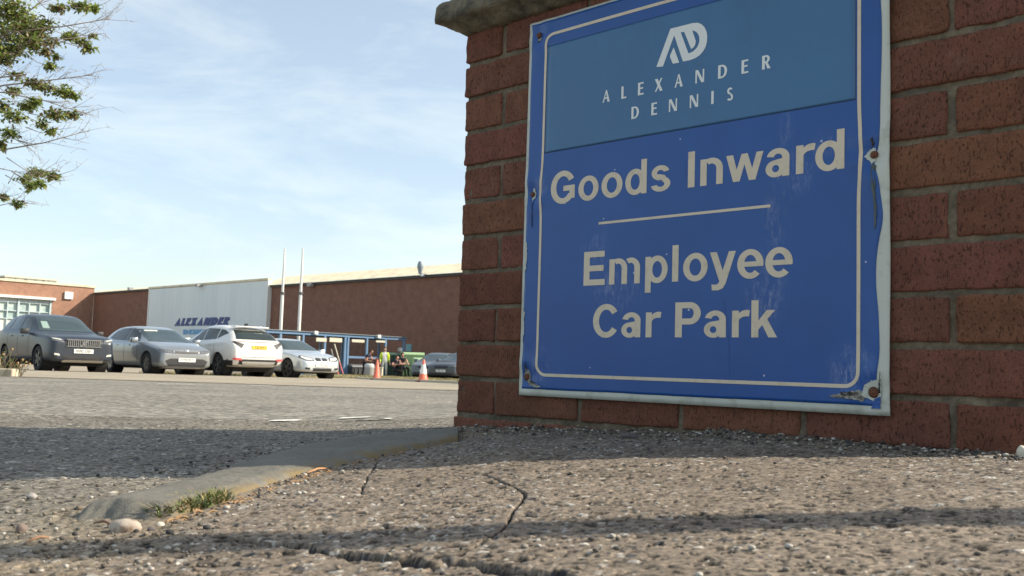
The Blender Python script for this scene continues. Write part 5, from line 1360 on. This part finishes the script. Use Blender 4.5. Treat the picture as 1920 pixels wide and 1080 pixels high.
# -- white SUV seen from behind
P_tuc = paint('white_paint', (.72, .71, .67), coat=1)
def suv2(L_, W_, H_, belt, hood, nose):
    s_ = suv(L_, W_, H_, belt, hood, nose, 0); f = L_ / 2; w = W_ / 2
    s_[0] = (-f, .52, .90, .96, w * .84, w * .84, w * .66); s_[1] = (-f + .05, .40, 1.0, 1.06, w * .91, w * .92, w * .74); s_[2] = (-f + .18, .32, belt - .02, belt + .10, w * .955, w * .965, w * .78); s_[3] = (-f + .55, .29, belt + .04, H_ - .16, w * .99, w * .99, w * .68); s_[4] = (-f + .95, .28, belt + .02, H_ - .04, w, w, w * .70); return s_
tuc = car(dict(label='white SUV parked tail first to the camera, showing its yellow rear plate', L=4.50, W=1.865, r=.36, fx=1.36, rx=-1.32, paint=P_tuc, rim=M_rim, beltz=1.12,
    st=suv2(4.50, 1.865, 1.65, 1.12, 1.06, .82), mirror=(.62, 1.12),
    side=[[(-.22, 1.14), (.60, 1.10), (.08, 1.48), (-.22, 1.53)], [(-1.10, 1.17), (-.28, 1.14), (-.28, 1.53), (-1.05, 1.50)], [(-1.62, 1.36), (-1.16, 1.18), (-1.11, 1.49), (-1.35, 1.46)]],
    ws=[(-.72, 1.15), (.72, 1.15), (.58, 1.50), (-.58, 1.50)], rw=[(-.72, 1.17), (.72, 1.17), (.58, 1.47), (-.58, 1.47)],
    rear=[('tail_lamp', [(.50, 1.02), (.80, 1.10), (.86, 1.08), (.74, .98), (.62, .90), (.60, 1.00)], M_blk, .014, 1), ('bumper_trim', [(-.88, .40), (.88, .40), (.90, .56), (-.90, .56)], M_blk, .012, 0),
          ('skid_plate', [(-.52, .38), (.52, .38), (.58, .50), (-.58, .50)], mat('silver_skid', (.42, .41, .38), .4), .028, 0), ('reflector', [(.60, .53), (.84, .54), (.84, .60), (.62, .59)], M_pink, .03, 1), ('tailgate_line', [(-.80, .62), (.80, .62), (.80, .635), (-.80, .635)], M_blk, .004, 0),
          ('light_bar', [(-.80, 1.085), (.80, 1.085), (.80, 1.11), (-.80, 1.11)], mat('dull_red_bar', (.30, .20, .18), .4), .012, 0)],
    front=[('grille', [(-.6, .55), (.6, .55), (.7, .85), (-.7, .85)], M_blk, .01, 0)],
    sides=[('sill_trim', [(-.93, .28), (.93, .28), (.93, .40), (-.93, .40)], M_blk, .012), ('arch_trim', [(-2.10, .36), (-1.75, .36), (-1.72, .52), (-2.15, .52)], M_blk, .012)], shut=[.62, -.25, -1.10], handles=[.0, -.86], fp=.60, rp=.94))
b = MB(); b.box(-1.75, -1.45, -.60, .60, 1.565, 1.60, .012); b.build('spoiler', P_tuc, tuc, 'auto')
b = MB(); b.box(-1.45, -1.25, -.02, .02, 1.63, 1.70, .012); b.build('roof_aerial', M_blk, tuc)
b = MB(); b.tube([(-1.86, .05, 1.20), (-1.80, -.22, 1.27)], .012, 6); b.build('rear_wiper', M_blk, tuc)
put(tuc, 420, 32.2, -HEAD)
# -- light silver blue coupe
P_bmw = paint('light_silver_blue_paint', (.52, .56, .58), coat=1, metal=.4)
bmw = car(dict(label='light silver blue coupe with twin kidney shaped grille, right end of the row', L=4.58, W=1.78, r=.325, fx=1.48, rx=-1.28, paint=P_bmw, rim=M_rimd, beltz=.90,
    st=[(-2.29, .44, .78, .83, .66, .66, .52), (-2.24, .34, .92, .97, .76, .76, .60), (-2.05, .26, .98, 1.02, .82, .82, .64), (-1.70, .22, .98, 1.05, .87, .86, .62), (-1.25, .20, .95, 1.22, .89, .88, .60), (-.80, .19, .93, 1.345, .89, .885, .58), (-.25, .19, .915, 1.375, .89, .885, .595), (.15, .19, .90, 1.345, .89, .885, .595),
        (.55, .19, .89, 1.20, .89, .88, .60), (1.00, .19, .885, .985, .89, .875, .66), (1.15, .19, .87, .925, .89, .87, .68), (1.55, .20, .83, .875, .885, .85, .66), (1.92, .21, .76, .81, .85, .82, .62), (2.14, .22, .66, .71, .78, .75, .54), (2.25, .24, .58, .62, .68, .66, .46), (2.29, .30, .50, .53, .58, .56, .38)],
    mirror=(.72, .93), side=[[(-.55, .95), (.76, .92), (.22, 1.24), (-.55, 1.30)], [(-1.20, 1.0), (-.61, .96), (-.61, 1.29), (-.90, 1.26)]],
    ws=[(-.72, .96), (.72, .96), (.52, 1.29), (-.52, 1.29)], rw=[(-.55, 1.04), (.55, 1.04), (.48, 1.22), (-.48, 1.22)],
    front=[('kidney_grille', [(.03, .585), (.20, .585), (.23, .66), (.19, .70), (.04, .69)], M_blk, .014, 1), ('headlamp_surround', [(.30, .60), (.63, .61), (.76, .71), (.70, .77), (.34, .71)], M_blk, .008, 1), ('headlamp', [(.34, .62), (.60, .635), (.71, .71), (.67, .74), (.37, .69)], M_lampb, .014, 1),
           ('air_intake', [(-.36, .27), (.36, .27), (.36, .37), (-.36, .37)], M_blk, .010, 0), ('fog_lamp', [(.48, .31), (.64, .33), (.64, .39), (.48, .38)], M_blk, .012, 1)],
    shut=[.80, -.58], handles=[-.44], fp=.465, rp=.70))
put(bmw, 537, 34.4)
# small things seen through the glass: parking permit and seats are too small to model except the bright permit
# -- background cars to the right
P_d1 = paint('dark_grey_paint', (.05, .06, .075)); P_d2 = paint('grey_blue_paint', (.12, .15, .18)); P_d3 = paint('black_blue_paint', (.02, .028, .038))
grp = 'cars parked beyond the green bins'
def small_hatch(pnt, label):
    return car(dict(label=label, group=grp, L=4.28, W=1.79, r=.325, fx=1.32, rx=-1.30, paint=pnt, rim=M_rim, beltz=.98,
    st=hatch(4.28, 1.79, 1.47, .99, .93, .70), mirror=(.72, 1.0),
    side=[[(-.20, 1.00), (.74, .96), (.22, 1.33), (-.20, 1.38)], [(-1.18, 1.03), (-.26, 1.0), (-.26, 1.38), (-1.0, 1.37)]],
    ws=[(-.72, .985), (.72, .985), (.57, 1.36), (-.57, 1.36)], rw=[(-.60, 1.06), (.60, 1.06), (.52, 1.30), (-.52, 1.30)],
    front=[('headlamp', [(.40, .65), (.74, .68), (.78, .77), (.42, .74)], M_lamp, .010, 1), ('grille', [(-.38, .60), (.38, .60), (.38, .70), (-.38, .70)], M_blk, .010, 0),
           ('air_intake', [(-.56, .27), (.56, .27), (.66, .38), (-.66, .38)], M_blk, .008, 0)], fp=.47, rp=.72))
c1 = small_hatch(P_d2, 'grey blue hatchback beyond the right traffic cone, sun on its bonnet'); put(c1, 822, 53, Vector((-.25, -.97, 0)))
c2 = copy_tree(c1, None, 'dark hatchback half hidden behind the edge of the brick pier')
for ch in c2.children:
    if ch.name.startswith('body'): ch.data = ch.data.copy(); ch.data.materials[0] = P_d1
put(c2, 868, 50, Vector((-.45, -.89, 0)))
c3 = copy_tree(c1, None, 'dark estate car whose roof shows above the green bins')
for ch in c3.children:
    if ch.name.startswith('body'): ch.data = ch.data.copy(); ch.data.materials[0] = P_d3
put(c3, 792, 62, Vector((.75, -.66, 0))); c3.location.z += .12
c4 = copy_tree(c3, None, 'dark car parked tight against the warehouse wall, right of the bins'); put(c4, 836, 64, Vector((.72, -.69, 0))); 

# ================================================================== CONES, BINS, TABLE, PEOPLE
M_or = mat('orange_red_cone', (.72, .17, .10), .55, noise=(8, (.55, .10, .06), .5, .7)); M_slv = mat('white_cone_sleeve', (.78, .78, .74), .5); M_base = mat('black_cone_foot', (.03, .03, .03), .8)
def cone(px, py, Y, H_, label, sleeve):
    q = at(px, py, Y); o = empty('traffic_cone', (q.x, Y, max(tz(q.x, Y) + .01, min(q.z, tz(q.x, Y) + .09))), 0, label, 'traffic cone', 'traffic cones on the edge of the verge')
    rr_ = lambda z: .155 + (.028 - .155) * z / H_
    b = MB(); b.box(-.22, .22, -.22, .22, -.06, .035, .012); b.build('foot', M_base, o)
    b = MB(); b.lathe([(.19, .036), (.165, .055), (rr_(.08), .08), (rr_(H_ - .02), H_ - .02), (.018, H_), (.0001, H_)], 22); b.build('cone_body', M_or, o, 'auto')
    if sleeve:
        b = MB(); z0, z1 = H_ * .36, H_ * .78; b.lathe([(rr_(z0) + .004, z0), (rr_(z1) + .004, z1)], 22); b.build('reflective_sleeve', M_slv, o, 'auto')
    return o
cone(706, 713, 37.3, .76, 'plain orange red traffic cone standing in front of the pale bin', False)
cone(793, 718, 30.5, .70, 'orange traffic cone with a white sleeve in front of the green bins', True)
M_gb = mat('pale_green_bin', (.33, .47, .24), .5, noise=(2, (.27, .40, .20), .4, .7)); M_gbl = mat('lighter_green_lid', (.34, .48, .26), .5); M_dgb = mat('dark_green_bin', (.025, .055, .04), .6)
def bin4(px, Y, W_, H_, Dp, m, ml, label, rz, group='wheeled bins beside the picnic table'):
    q = at(px, 700, Y); o = empty('wheeled_bin', (q.x, Y, tz(q.x, Y)), rz, label, 'bin', group)
    b = MB(); V = [(sx * W_ / 2 * k, sy_ * Dp / 2 * k, z) for z, k in ((.14, .86), (H_ - .06, 1)) for sx, sy_ in ((-1, -1), (1, -1), (1, 1), (-1, 1))]
    b.add(V, [(3, 2, 1, 0), (4, 5, 6, 7), (0, 1, 5, 4), (1, 2, 6, 5), (2, 3, 7, 6), (3, 0, 4, 7)]); b.box(-W_ / 2 - .03, W_ / 2 + .03, -Dp / 2 - .03, Dp / 2 + .03, H_ - .10, H_ - .055, .01)
    for k in (-.3, 0, .3): b.box(k * W_ - .03, k * W_ + .03, -Dp / 2 * .99 - .02, -Dp / 2 * .90, .2, H_ - .12)
    b.build('bin_body', m, o)
    b = MB(); n = 8; V = []
    for i in range(n + 1):
        a = math.pi * i / n; V += [(-W_ / 2 - .02, -math.cos(a) * (Dp / 2 + .03), H_ - .05 + math.sin(a) * .14), (W_ / 2 + .02, -math.cos(a) * (Dp / 2 + .03), H_ - .05 + math.sin(a) * .14)]
    b.add(V, [(2 * i, 2 * i + 1, 2 * i + 3, 2 * i + 2) for i in range(n)] + [tuple(range(0, 2 * n + 2, 2)), tuple(range(2 * n + 1, 0, -2))]); b.build('lid', ml, o)
    for sx in (-1, 1):
        for sy_ in (-1, 1):
            b = MB(); b.lathe([(.0001, -.025), (.09, -.025), (.09, .025), (.0001, .025)], 14, (sx * W_ * .38, sy_ * Dp * .36, .09), (1, 0, 0)); b.build('castor', M_tyre, o)
    return o
bin4(772, 57, 1.30, 1.42, 1.0, M_gb, M_gbl, 'large pale green wheeled bin behind the picnic table', R(10))
bin4(793, 55.5, 1.05, 1.10, .9, M_gb, M_gbl, 'shorter pale green wheeled bin behind the sleeved cone', R(8))
bin4(742, 59.5, 1.35, 1.42, 1.0, M_dgb, mat('dark_green_lid', (.04, .09, .06), .5), 'dark green wheeled bin behind the seated people', R(14))
bin4(667, 58, .95, .62, .8, mat('dark_grey_box', (.06, .065, .07), .6), mat('grey_box_lid', (.14, .15, .16), .5), 'low dark grey bin inside the blue shelter', R(40), 'bins in the blue shelter')
q = at(692, 700, 55.0); o = empty('litter_bin', (q.x, 55.0, tz(q.x, 55)), 0, 'round grey white litter bin with a bag rim left of the plain cone', 'bin')
b = MB(); b.lathe([(.0001, 0), (.23, 0), (.25, .05), (.27, .62), (.25, .64)], 22); b.build('bin_body', mat('grey_white_drum', (.33, .33, .33), .5), o, 'auto')
b = MB(); b.lathe([(.275, .54), (.28, .66), (.25, .72), (.18, .76), (.0001, .70)], 22); b.build('bag_rim', mat('white_bag', (.5, .5, .5), .6), o, 'auto')
q = at(708, 700, 55.6); b = MB(); b.box(-.28, .28, -.22, .22, 0, .52, .02); b.box(-.30, .30, -.24, .24, .52, .58, .015); o = b.build('storage_box', mat('cream_box', (.62, .56, .42), .6)); o.location = (q.x, 55.6, tz(q.x, 55.6)); tag(o, 'cream storage box partly hidden by the plain cone', 'box')
# two leaning poles with red ends inside the shelter
for k, (a, c, lb) in enumerate((((621, 655), (631, 690), 'shorter cream pole leaning in the shelter behind the coupe'), ((627, 645), (640, 690), 'longer cream pole with a red foot leaning in the shelter'))):
    P0, P1 = at(*a, 57), at(*c, 56.6); d = (P1 - P0); P2 = P0 + d * ((tz(P0.x, 57) - P0.z) / d.z)
    o = empty('leaning_pole', P2, 0, lb, 'pole'); b = MB(); b.tube([P0 - P2, (P0 - P2) * .45], .035, 8); b.build('shaft', M_pale_cream, o)
    b = MB(); b.tube([(P0 - P2) * .45, Vector((0, 0, 0))], .036, 8); b.build('red_end', mat('faded_red', (.6, .16, .16), .6), o)
# picnic table
q = at(771, 700, 53); o = empty('picnic_table', (q.x, 53, tz(q.x, 53)), R(12), 'dark wooden picnic table with A frame legs on the verge', 'picnic table')
M_wd = mat('dark_weathered_wood', (.085, .070, .055), .85, noise=(9, (.05, .04, .035), .4, .7))
b = MB()
for k in range(5): b.box(-.78, .78, -.35 + k * .145, -.35 + k * .145 + .13, .70, .735)
b.build('table_top', M_wd, o)
for s_ in (-1, 1):
    b = MB(); y = s_ * .66
    for k in (0, 1): b.box(-.78, .78, y - .13 + k * .135, y - .13 + k * .135 + .125, .42, .455)
    b.build('bench', M_wd, o)
for s_ in (-1, 1):
    b = MB(); x = s_ * .55
    for t_ in (-1, 1): b.tube([(x, t_ * .28, .70), (x, t_ * .62, .0)], .04, 4)
    b.box(x - .03, x + .03, -.72, .72, .35, .42); b.build('leg', M_wd, o)
# people
M_skin = mat('skin', (.52, .28, .20), .55); M_hairb = mat('brown_hair', (.06, .035, .02), .7); M_hairg = mat('fair_hair', (.20, .13, .07), .7)
def person(label, px, Y, J, shirt, trousers, hair, extras=None, rz=0, lift=0):
    """J: joints in metres, x to the figure's left in the picture, -y towards the camera"""
    q = at(px, 700, Y); o = empty('person', (q.x, Y, tz(q.x, Y) + lift), rz, label, 'person')
    names = []; pts = []; rad_ = []; ed = []; reg = []
    def add(n_, p, r, par, rg):
        names.append(n_); pts.append(Vector(p)); rad_.append(r); reg.append(rg)
        if par is not None: ed.append((names.index(par), len(names) - 1))
    add('pelvis', J['pelvis'], .135, None, 't'); pv = Vector(J['pelvis']); ch = Vector(J['chest']); nk = Vector(J['neck']); hd = Vector(J['head'])
    add('waist', pv.lerp(ch, .45), .12, 'pelvis', 's'); add('chest', ch, .155, 'waist', 's'); add('neck0', ch.lerp(nk, .75), .075, 'chest', 's'); add('neck', nk, .055, 'neck0', 'k')
    fw = Vector(J.get('face', (0, -1, 0))).normalized()
    add('jaw', nk.lerp(hd, .45) + fw * .025, .072, 'neck', 'k'); add('head', hd, .098, 'jaw', 'k'); add('crown', hd + Vector((0, 0, .065)) - fw * .01, .078, 'head', 'k')
    add('nose', hd + fw * .112 - Vector((0, 0, .02)), .014, 'head', 'k')
    for sd_ in ('l', 'r'):
        k = 1 if sd_ == 'l' else -1; side = Vector(J.get('across', (1, 0, 0))) * k
        add('sh' + sd_, ch + side * .17 + Vector((0, 0, .07)), .068, 'chest', 's'); add('el' + sd_, J['el' + sd_], .047, 'sh' + sd_, J.get('slv', 'k')); add('wr' + sd_, J['wr' + sd_], .031, 'el' + sd_, 'k')
        d = (Vector(J['wr' + sd_]) - Vector(J['el' + sd_])).normalized(); add('pa' + sd_, Vector(J['wr' + sd_]) + d * .06, .036, 'wr' + sd_, 'k')
        sdv = d.cross(fw).normalized() if d.cross(fw).length > .1 else Vector((0, 0, 1))
        for fi, (off, ln) in enumerate(((-.030, .070), (-.010, .082), (.010, .076), (.030, .060))):
            a = Vector(J['wr' + sd_]) + d * .09 + sdv * off; add('f%d%s' % (fi, sd_), a, .0105, 'pa' + sd_, 'k'); add('g%d%s' % (fi, sd_), a + d * ln * .55 + fw * .012, .0088, 'f%d%s' % (fi, sd_), 'k'); add('h%d%s' % (fi, sd_), a + d * ln * .85 + fw * .03, .0075, 'g%d%s' % (fi, sd_), 'k')
        add('th' + sd_, Vector(J['wr' + sd_]) + d * .045 - sdv * .045, .012, 'pa' + sd_, 'k'); add('ti' + sd_, Vector(J['wr' + sd_]) + d * .085 - sdv * .062 + fw * .015, .009, 'th' + sd_, 'k')
        add('hip' + sd_, pv + side * .09 - Vector((0, 0, .05)), .098, 'pelvis', 't'); add('kn' + sd_, J['kn' + sd_], .064, 'hip' + sd_, 't'); add('an' + sd_, J['an' + sd_], .046, 'kn' + sd_, 't')
        add('to' + sd_, Vector(J['an' + sd_]) + fw * .15 + Vector((0, 0, -.045)), .040, 'an' + sd_, 'b')
    me = D.meshes.new('body'); me.from_pydata([p[:] for p in pts], ed, []); me.update()
    to = D.objects.new('tmp', me); C.objects.link(to)
    to.modifiers.new('sk', 'SKIN'); 
    if not me.skin_vertices:
        me.attributes  # the skin layer is created through bmesh
        bm = bmesh.new(); bm.from_mesh(me); bm.verts.layers.skin.verify(); bm.to_mesh(me); bm.free()
    bm = bmesh.new(); bm.from_mesh(me); ly = bm.verts.layers.skin.verify(); bm.verts.ensure_lookup_table()
    for i, v in enumerate(bm.verts): v[ly].radius = (rad_[i] * (1.28 if names[i] in ('chest', 'waist', 'pelvis') else 1), rad_[i]); v[ly].use_root = (i == 0)
    bm.to_mesh(me); bm.free()
    sb = to.modifiers.new('ss', 'SUBSURF'); sb.levels = 2; sb.render_levels = 2
    m2 = eval_mesh(to); D.objects.remove(to); m2.name = 'body'; m2.materials.clear()
    for m in (M_skin, shirt, trousers, M_base): m2.materials.append(m)
    A = np.array([p[:] for p in pts]); cent = np.zeros(len(m2.polygons) * 3); m2.polygons.foreach_get('center', cent); cent = cent.reshape(-1, 3)
    smp = []; rg = []
    for a, c in ed:
        for t_ in np.linspace(0, 1, 7): smp.append(A[a] * (1 - t_) + A[c] * t_); r_ = reg[c] if names[a] not in ('shl', 'shr') or reg[c] != 'k' else ('s' if t_ < .45 else 'k'); rg.append('kstb'.index(r_))
    smp = np.array(smp); rg = np.array(rg); mi_ = rg[np.argmin(((cent[:, None] - smp[None]) ** 2).sum(2), 1)]
    m2.polygons.foreach_set('material_index', mi_.astype(np.int32)); m2.polygons.foreach_set('use_smooth', np.ones(len(m2.polygons), bool))
    bo = D.objects.new('body', m2); C.objects.link(bo); bo.parent = o
    # hair: a cap over the crown and back of the head
    V, fc = rock(.108, 4, (.92, 1.0, 1.0), 3, .03); V = V + np.array((hd + Vector((0, 0, .045)) - fw * .030)[:])
    fc = [f_ for f_ in fc if np.mean([(V[i] - np.array(hd[:])) @ np.array(fw[:]) for i in f_]) < .045 and np.mean([V[i][2] for i in f_]) > hd.z - .045]
    mesh_np('hair', V, fc, hair, o)
    if extras == 'vest':
        co_ = np.zeros(len(m2.vertices) * 3); m2.vertices.foreach_get('co', co_); co_ = co_.reshape(-1, 3); nn = np.zeros(len(m2.vertices) * 3); m2.vertices.foreach_get('normal', nn); nn = nn.reshape(-1, 3)
        sel = [tuple(p.vertices) for p, c_ in zip(m2.polygons, cent) if pv.z - .05 < c_[2] < ch.z + .15 and abs(c_[0] - ch.x) < .27 and not (c_[1] < ch.y - .04 and abs(c_[0] - ch.x) < .135)]
        used = sorted({i for f_ in sel for i in f_}); mp3 = {v: i for i, v in enumerate(used)}
        mesh_np('hi_vis_vest', co_[used] + nn[used] * .022, [tuple(mp3[i] for i in f_) for f_ in sel], mat('fluorescent_yellow', (.62, .85, .05), .6), o)
    return o
g0 = .0
stand = dict(pelvis=(0, 0, .95), chest=(0, 0, 1.30), neck=(0, 0, 1.50), head=(0, -.02, 1.63), ell=(.27, .02, 1.10), wrl=(.30, -.06, .86), elr=(-.27, .02, 1.10), wrr=(-.28, -.10, .88), knl=(.11, -.02, .50), knr=(-.11, -.02, .50), anl=(.13, .03, .09), anr=(-.13, .0, .09))
person('person standing in a white top, pale trousers and an open yellow hi vis vest', 720, 56.5, stand, mat('white_top', (.68, .66, .66), .8), mat('pale_trousers', (.58, .60, .52), .8), M_hairg, 'vest', R(15))
lean = dict(pelvis=(-.18, .0, .90), chest=(.02, -.02, 1.20), neck=(.14, -.03, 1.36), head=(.20, -.04, 1.48), face=(.8, -.6, 0), ell=(.26, -.12, 1.02), wrl=(.50, -.14, 1.05), elr=(-.06, -.20, .95), wrr=(.16, -.26, .92), knl=(-.10, -.08, .48), knr=(-.24, .05, .48), anl=(-.12, .0, .09), anr=(-.30, .08, .09), across=(.35, .93, 0), slv='k')
person('person in dark navy clothes leaning forward over the round litter bin', 689, 57.0, lean, mat('dark_navy_top', (.018, .025, .06), .85), mat('black_trousers', (.015, .016, .022), .85), M_hairb)
sit = dict(pelvis=(0, 0, .50), chest=(.04, -.05, .84), neck=(.07, -.08, 1.02), head=(.09, -.10, 1.14), face=(.7, -.7, 0), ell=(.28, -.14, .78), wrl=(.44, -.05, .80), elr=(-.14, -.22, .72), wrr=(.06, -.30, .74), knl=(.34, -.22, .50), knr=(.18, -.36, .50), anl=(.36, -.18, .09), anr=(.20, -.34, .09), slv='k')
person('person in black sitting at the left end of the picnic table', 741, 53.2, sit, mat('black_top', (.02, .02, .024), .85), mat('black_jeans', (.014, .016, .022), .85), M_hairb, lift=-.02)
sit2 = dict(sit); sit2.update(pelvis=(0, .0, .50), chest=(.0, -.04, .88), neck=(.0, -.05, 1.06), head=(.0, -.06, 1.19), face=(.5, -.85, 0), ell=(.24, -.12, .86), wrl=(.30, -.16, .62 + .12))
person('person in a dark T shirt sitting upright with a bare arm on the picnic table', 754, 53.9, sit2, mat('dark_charcoal_shirt', (.03, .03, .034), .85), mat('dark_shorts', (.03, .03, .04), .85), M_hairb, lift=.10)

# ================================================================== TREE at the upper left
M_bark = mat('tree_bark', (.12, .10, .075), .9, noise=(12, (.20, .17, .13), .45, .65)); M_twig_ = mat('pale_twig_bark', (.26, .21, .16), .85)
M_tl = [mat('tree_leaf', (.125, .16, .055), .55), mat('tree_leaf_light', (.25, .285, .10), .55), mat('tree_leaf_browning', (.20, .15, .08), .6)]
for m_ in M_tl[:2]:      # thin leaves let some of the sun through
    t_, b_ = nodes_of(m_); tl_ = t_.nodes.new('ShaderNodeBsdfTranslucent'); c_ = b_.inputs['Base Color'].default_value; tl_.inputs[0].default_value = (c_[0] * 1.7, c_[1] * 1.8, c_[2] * 1.2, 1)
    ad_ = t_.nodes.new('ShaderNodeMixShader'); ad_.inputs[0].default_value = .45; t_.links.new(b_.outputs[0], ad_.inputs[1]); t_.links.new(tl_.outputs[0], ad_.inputs[2]); t_.links.new(ad_.outputs[0], t_.nodes['Material Output'].inputs[0])
def tree():
    Yt = 10.5
    X0 = at(0, 300, Yt).x - 2.3; g = tz(X0, Yt)
    o = empty('street_tree', (X0, Yt, g), 0, 'part bare broadleaf tree with clumps of small leaves reaching in at the upper left', 'tree')
    base = Vector((X0, Yt, g))
    tr = MB(); lim = MB(); tw = MB(); lv = MB()
    rd = random.Random(21)
    top = Vector((.15, .1, 4.6)); P = [Vector((0, 0, 0)), Vector((.05, 0, 1.2)), Vector((-.04, .05, 2.4)), Vector((.06, 0, 3.5)), top]
    tr.tube(P, [.14, .115, .10, .07, .03], 12); tr.build('trunk', M_bark, o, True)
    def limb(a, c, r0, sag=.1, n=7):
        pts_ = []; sg = rd.uniform(-.25, .35); sg2 = rd.uniform(-.16, .16)
        for i in range(n + 1):
            t_ = i / n; q = a.lerp(c, t_) + Vector((0, 0, sg * math.sin(math.pi * t_) + sg2 * math.sin(2 * math.pi * t_))) + Vector((rd.uniform(-1, 1), rd.uniform(-1, 1), rd.uniform(-1, 1))) * .05 * (0 < i < n); pts_.append(q)
        lim.tube(pts_, [r0 * (1 - .8 * i / n) for i in range(n + 1)], 6); return pts_
    def clump(c, rx, rz_, n, tone):
        for _ in range(n):
            u = Vector((rd.gauss(0, .40), rd.gauss(0, .40), rd.gauss(0, .40))); p_ = c + Vector((u.x * rx, u.y * rx * .7, u.z * rz_))
            lv.mi = 0 if rd.random() < .52 else (1 if rd.random() < tone else 2)
            leafquad(lv, p_, rd.uniform(.040, .072), rd.uniform(.012, .020), Vector((rd.uniform(-1, 1), rd.uniform(-1, 1), rd.uniform(-.9, .5))), Vector((rd.uniform(-.4, .4), rd.uniform(-.4, .4), 1)))
    def twigs(a, c, n, ln):
        for _ in range(n):
            s_ = a.lerp(c, rd.random()); d = (c - a).normalized() * rd.uniform(.4, 1) + Vector((rd.uniform(-.6, .7), rd.uniform(-.6, .6), rd.uniform(-.6, .8))) * .8; l = ln * rd.uniform(.4, 1.1)
            m_ = s_ + d * l * .5 + Vector((0, 0, rd.uniform(-.02, .04))); e_ = s_ + d * l + Vector((0, 0, rd.uniform(-.06, .10)))
            tw.tube([s_, m_, e_], [.0026, .0019, .0010], 4)
            for _ in range(2):
                q_ = m_.lerp(e_, rd.random()); tw.tube([q_, q_ + Vector((rd.uniform(-1, 1), rd.uniform(-1, 1), rd.uniform(-.7, 1))) * l * .35], [.0018, .0010], 4)
    def L(px, py, dy=0): return at(px, py, Yt + dy) - base
    # (pixel path ends, starts on the trunk, leaf clumps on the way)
    spec = [  # end px, root height, radius
        ((205, 35), 3.0, .020), ((160, 70), 3.4, .022), ((175, 140), 2.7, .020), ((165, 215), 2.4, .018), ((165, 245), 2.2, .020), ((40, 140), 2.6, .028), ((110, 320), 2.2, .012), ((60, 270), 2.1, .014), ((40, 378), 1.9, .010), ((120, -30), 3.6, .026), ((60, -60), 3.8, .024), ((0, -80), 3.6, .03), ((-120, 60), 3.2, .02), ((-100, 260), 2.2, .02)]
    for (e, rh, r0) in spec:
        dy = rd.uniform(-.5, .5); c = L(*e, dy); a = Vector((.02, 0, rh)); pts_ = limb(a, c, r0)
        for q0, q1 in zip(pts_[3:-1], pts_[4:]): twigs(q0, q1, 4, .30)
        twigs(pts_[-2], pts_[-1], 8, .36)
    cl = [(20, 20, 60, 45, 330, .5), (85, 45, 40, 20, 120, .7), (95, 125, 26, 12, 60, .6), (25, 170, 26, 14, 70, .7), (45, 60, 60, 50, 240, .3), (20, 90, 55, 50, 240, .3), (50, 40, 45, 35, 150, .3), (10, 110, 30, 25, 100, .4), (108, 15, 30, 16, 70, .2), (150, 12, 34, 15, 110, .9), (176, 16, 20, 12, 60, .9), (130, 68, 26, 14, 90, .9), (150, 78, 24, 14, 70, .7), (166, 90, 22, 12, 60, .4), (174, 66, 14, 8, 30, .6),
          (95, 78, 40, 24, 90, .2), (75, 62, 30, 30, 110, .2), (60, 82, 34, 28, 120, .3), (85, 98, 24, 16, 60, .1), (105, 106, 16, 10, 30, .1), (60, 155, 30, 14, 60, .3), (80, 162, 36, 20, 110, .5), (115, 172, 40, 20, 130, .8), (138, 180, 20, 10, 60, .9), (30, 140, 22, 9, 50, .5), (52, 198, 34, 20, 120, .8), (66, 190, 20, 12, 60, .8),
          (105, 215, 48, 20, 130, .3), (138, 216, 26, 12, 60, .3), (25, 218, 44, 22, 110, .6), (78, 232, 26, 12, 50, .5), (96, 246, 22, 10, 50, .6), (20, 250, 34, 18, 90, .7), (8, 200, 25, 30, 90, .4), (72, 325, 36, 14, 130, .9), (100, 330, 26, 14, 110, .7), (50, 335, 26, 12, 70, .8), (58, 350, 24, 14, 70, .8), (75, 345, 22, 10, 50, .9), (8, 370, 16, 10, 60, .8), (34, 383, 18, 9, 60, .7), (4, 270, 14, 16, 50, .3), (10, 60, 50, 60, 200, .4), (-30, 20, 60, 60, 240, .4), (-60, 120, 60, 60, 240, .4), (-90, 210, 60, 40, 200, .5), (-60, -30, 60, 50, 200, .5), (40, -20, 60, 30, 200, .4)]
    for (px, py, rx, ry, n, tone) in cl:
        dy = rd.uniform(-.45, .45); c = L(px, py, dy); k = Yt / F; clump(c, rx * k * .62, ry * k * .62, int(n * 1.7), tone)
        # carry each clump on a short twig back towards the trunk
        tw.tube([c, c + Vector((-.12, rd.uniform(-.1, .1), rd.uniform(-.02, .10))), c + Vector((-.30, rd.uniform(-.2, .2), rd.uniform(-.05, .18)))], [.002, .0035, .005], 4)
        twigs(c + Vector((-.1, 0, 0)), c + Vector((.08, 0, .02)), 4, .22)
    lb = lim.build('branches', M_twig_, o, True); tw.build('twigs', M_twig_, lb, True); lv.build('crown', M_tl, o)
tree()
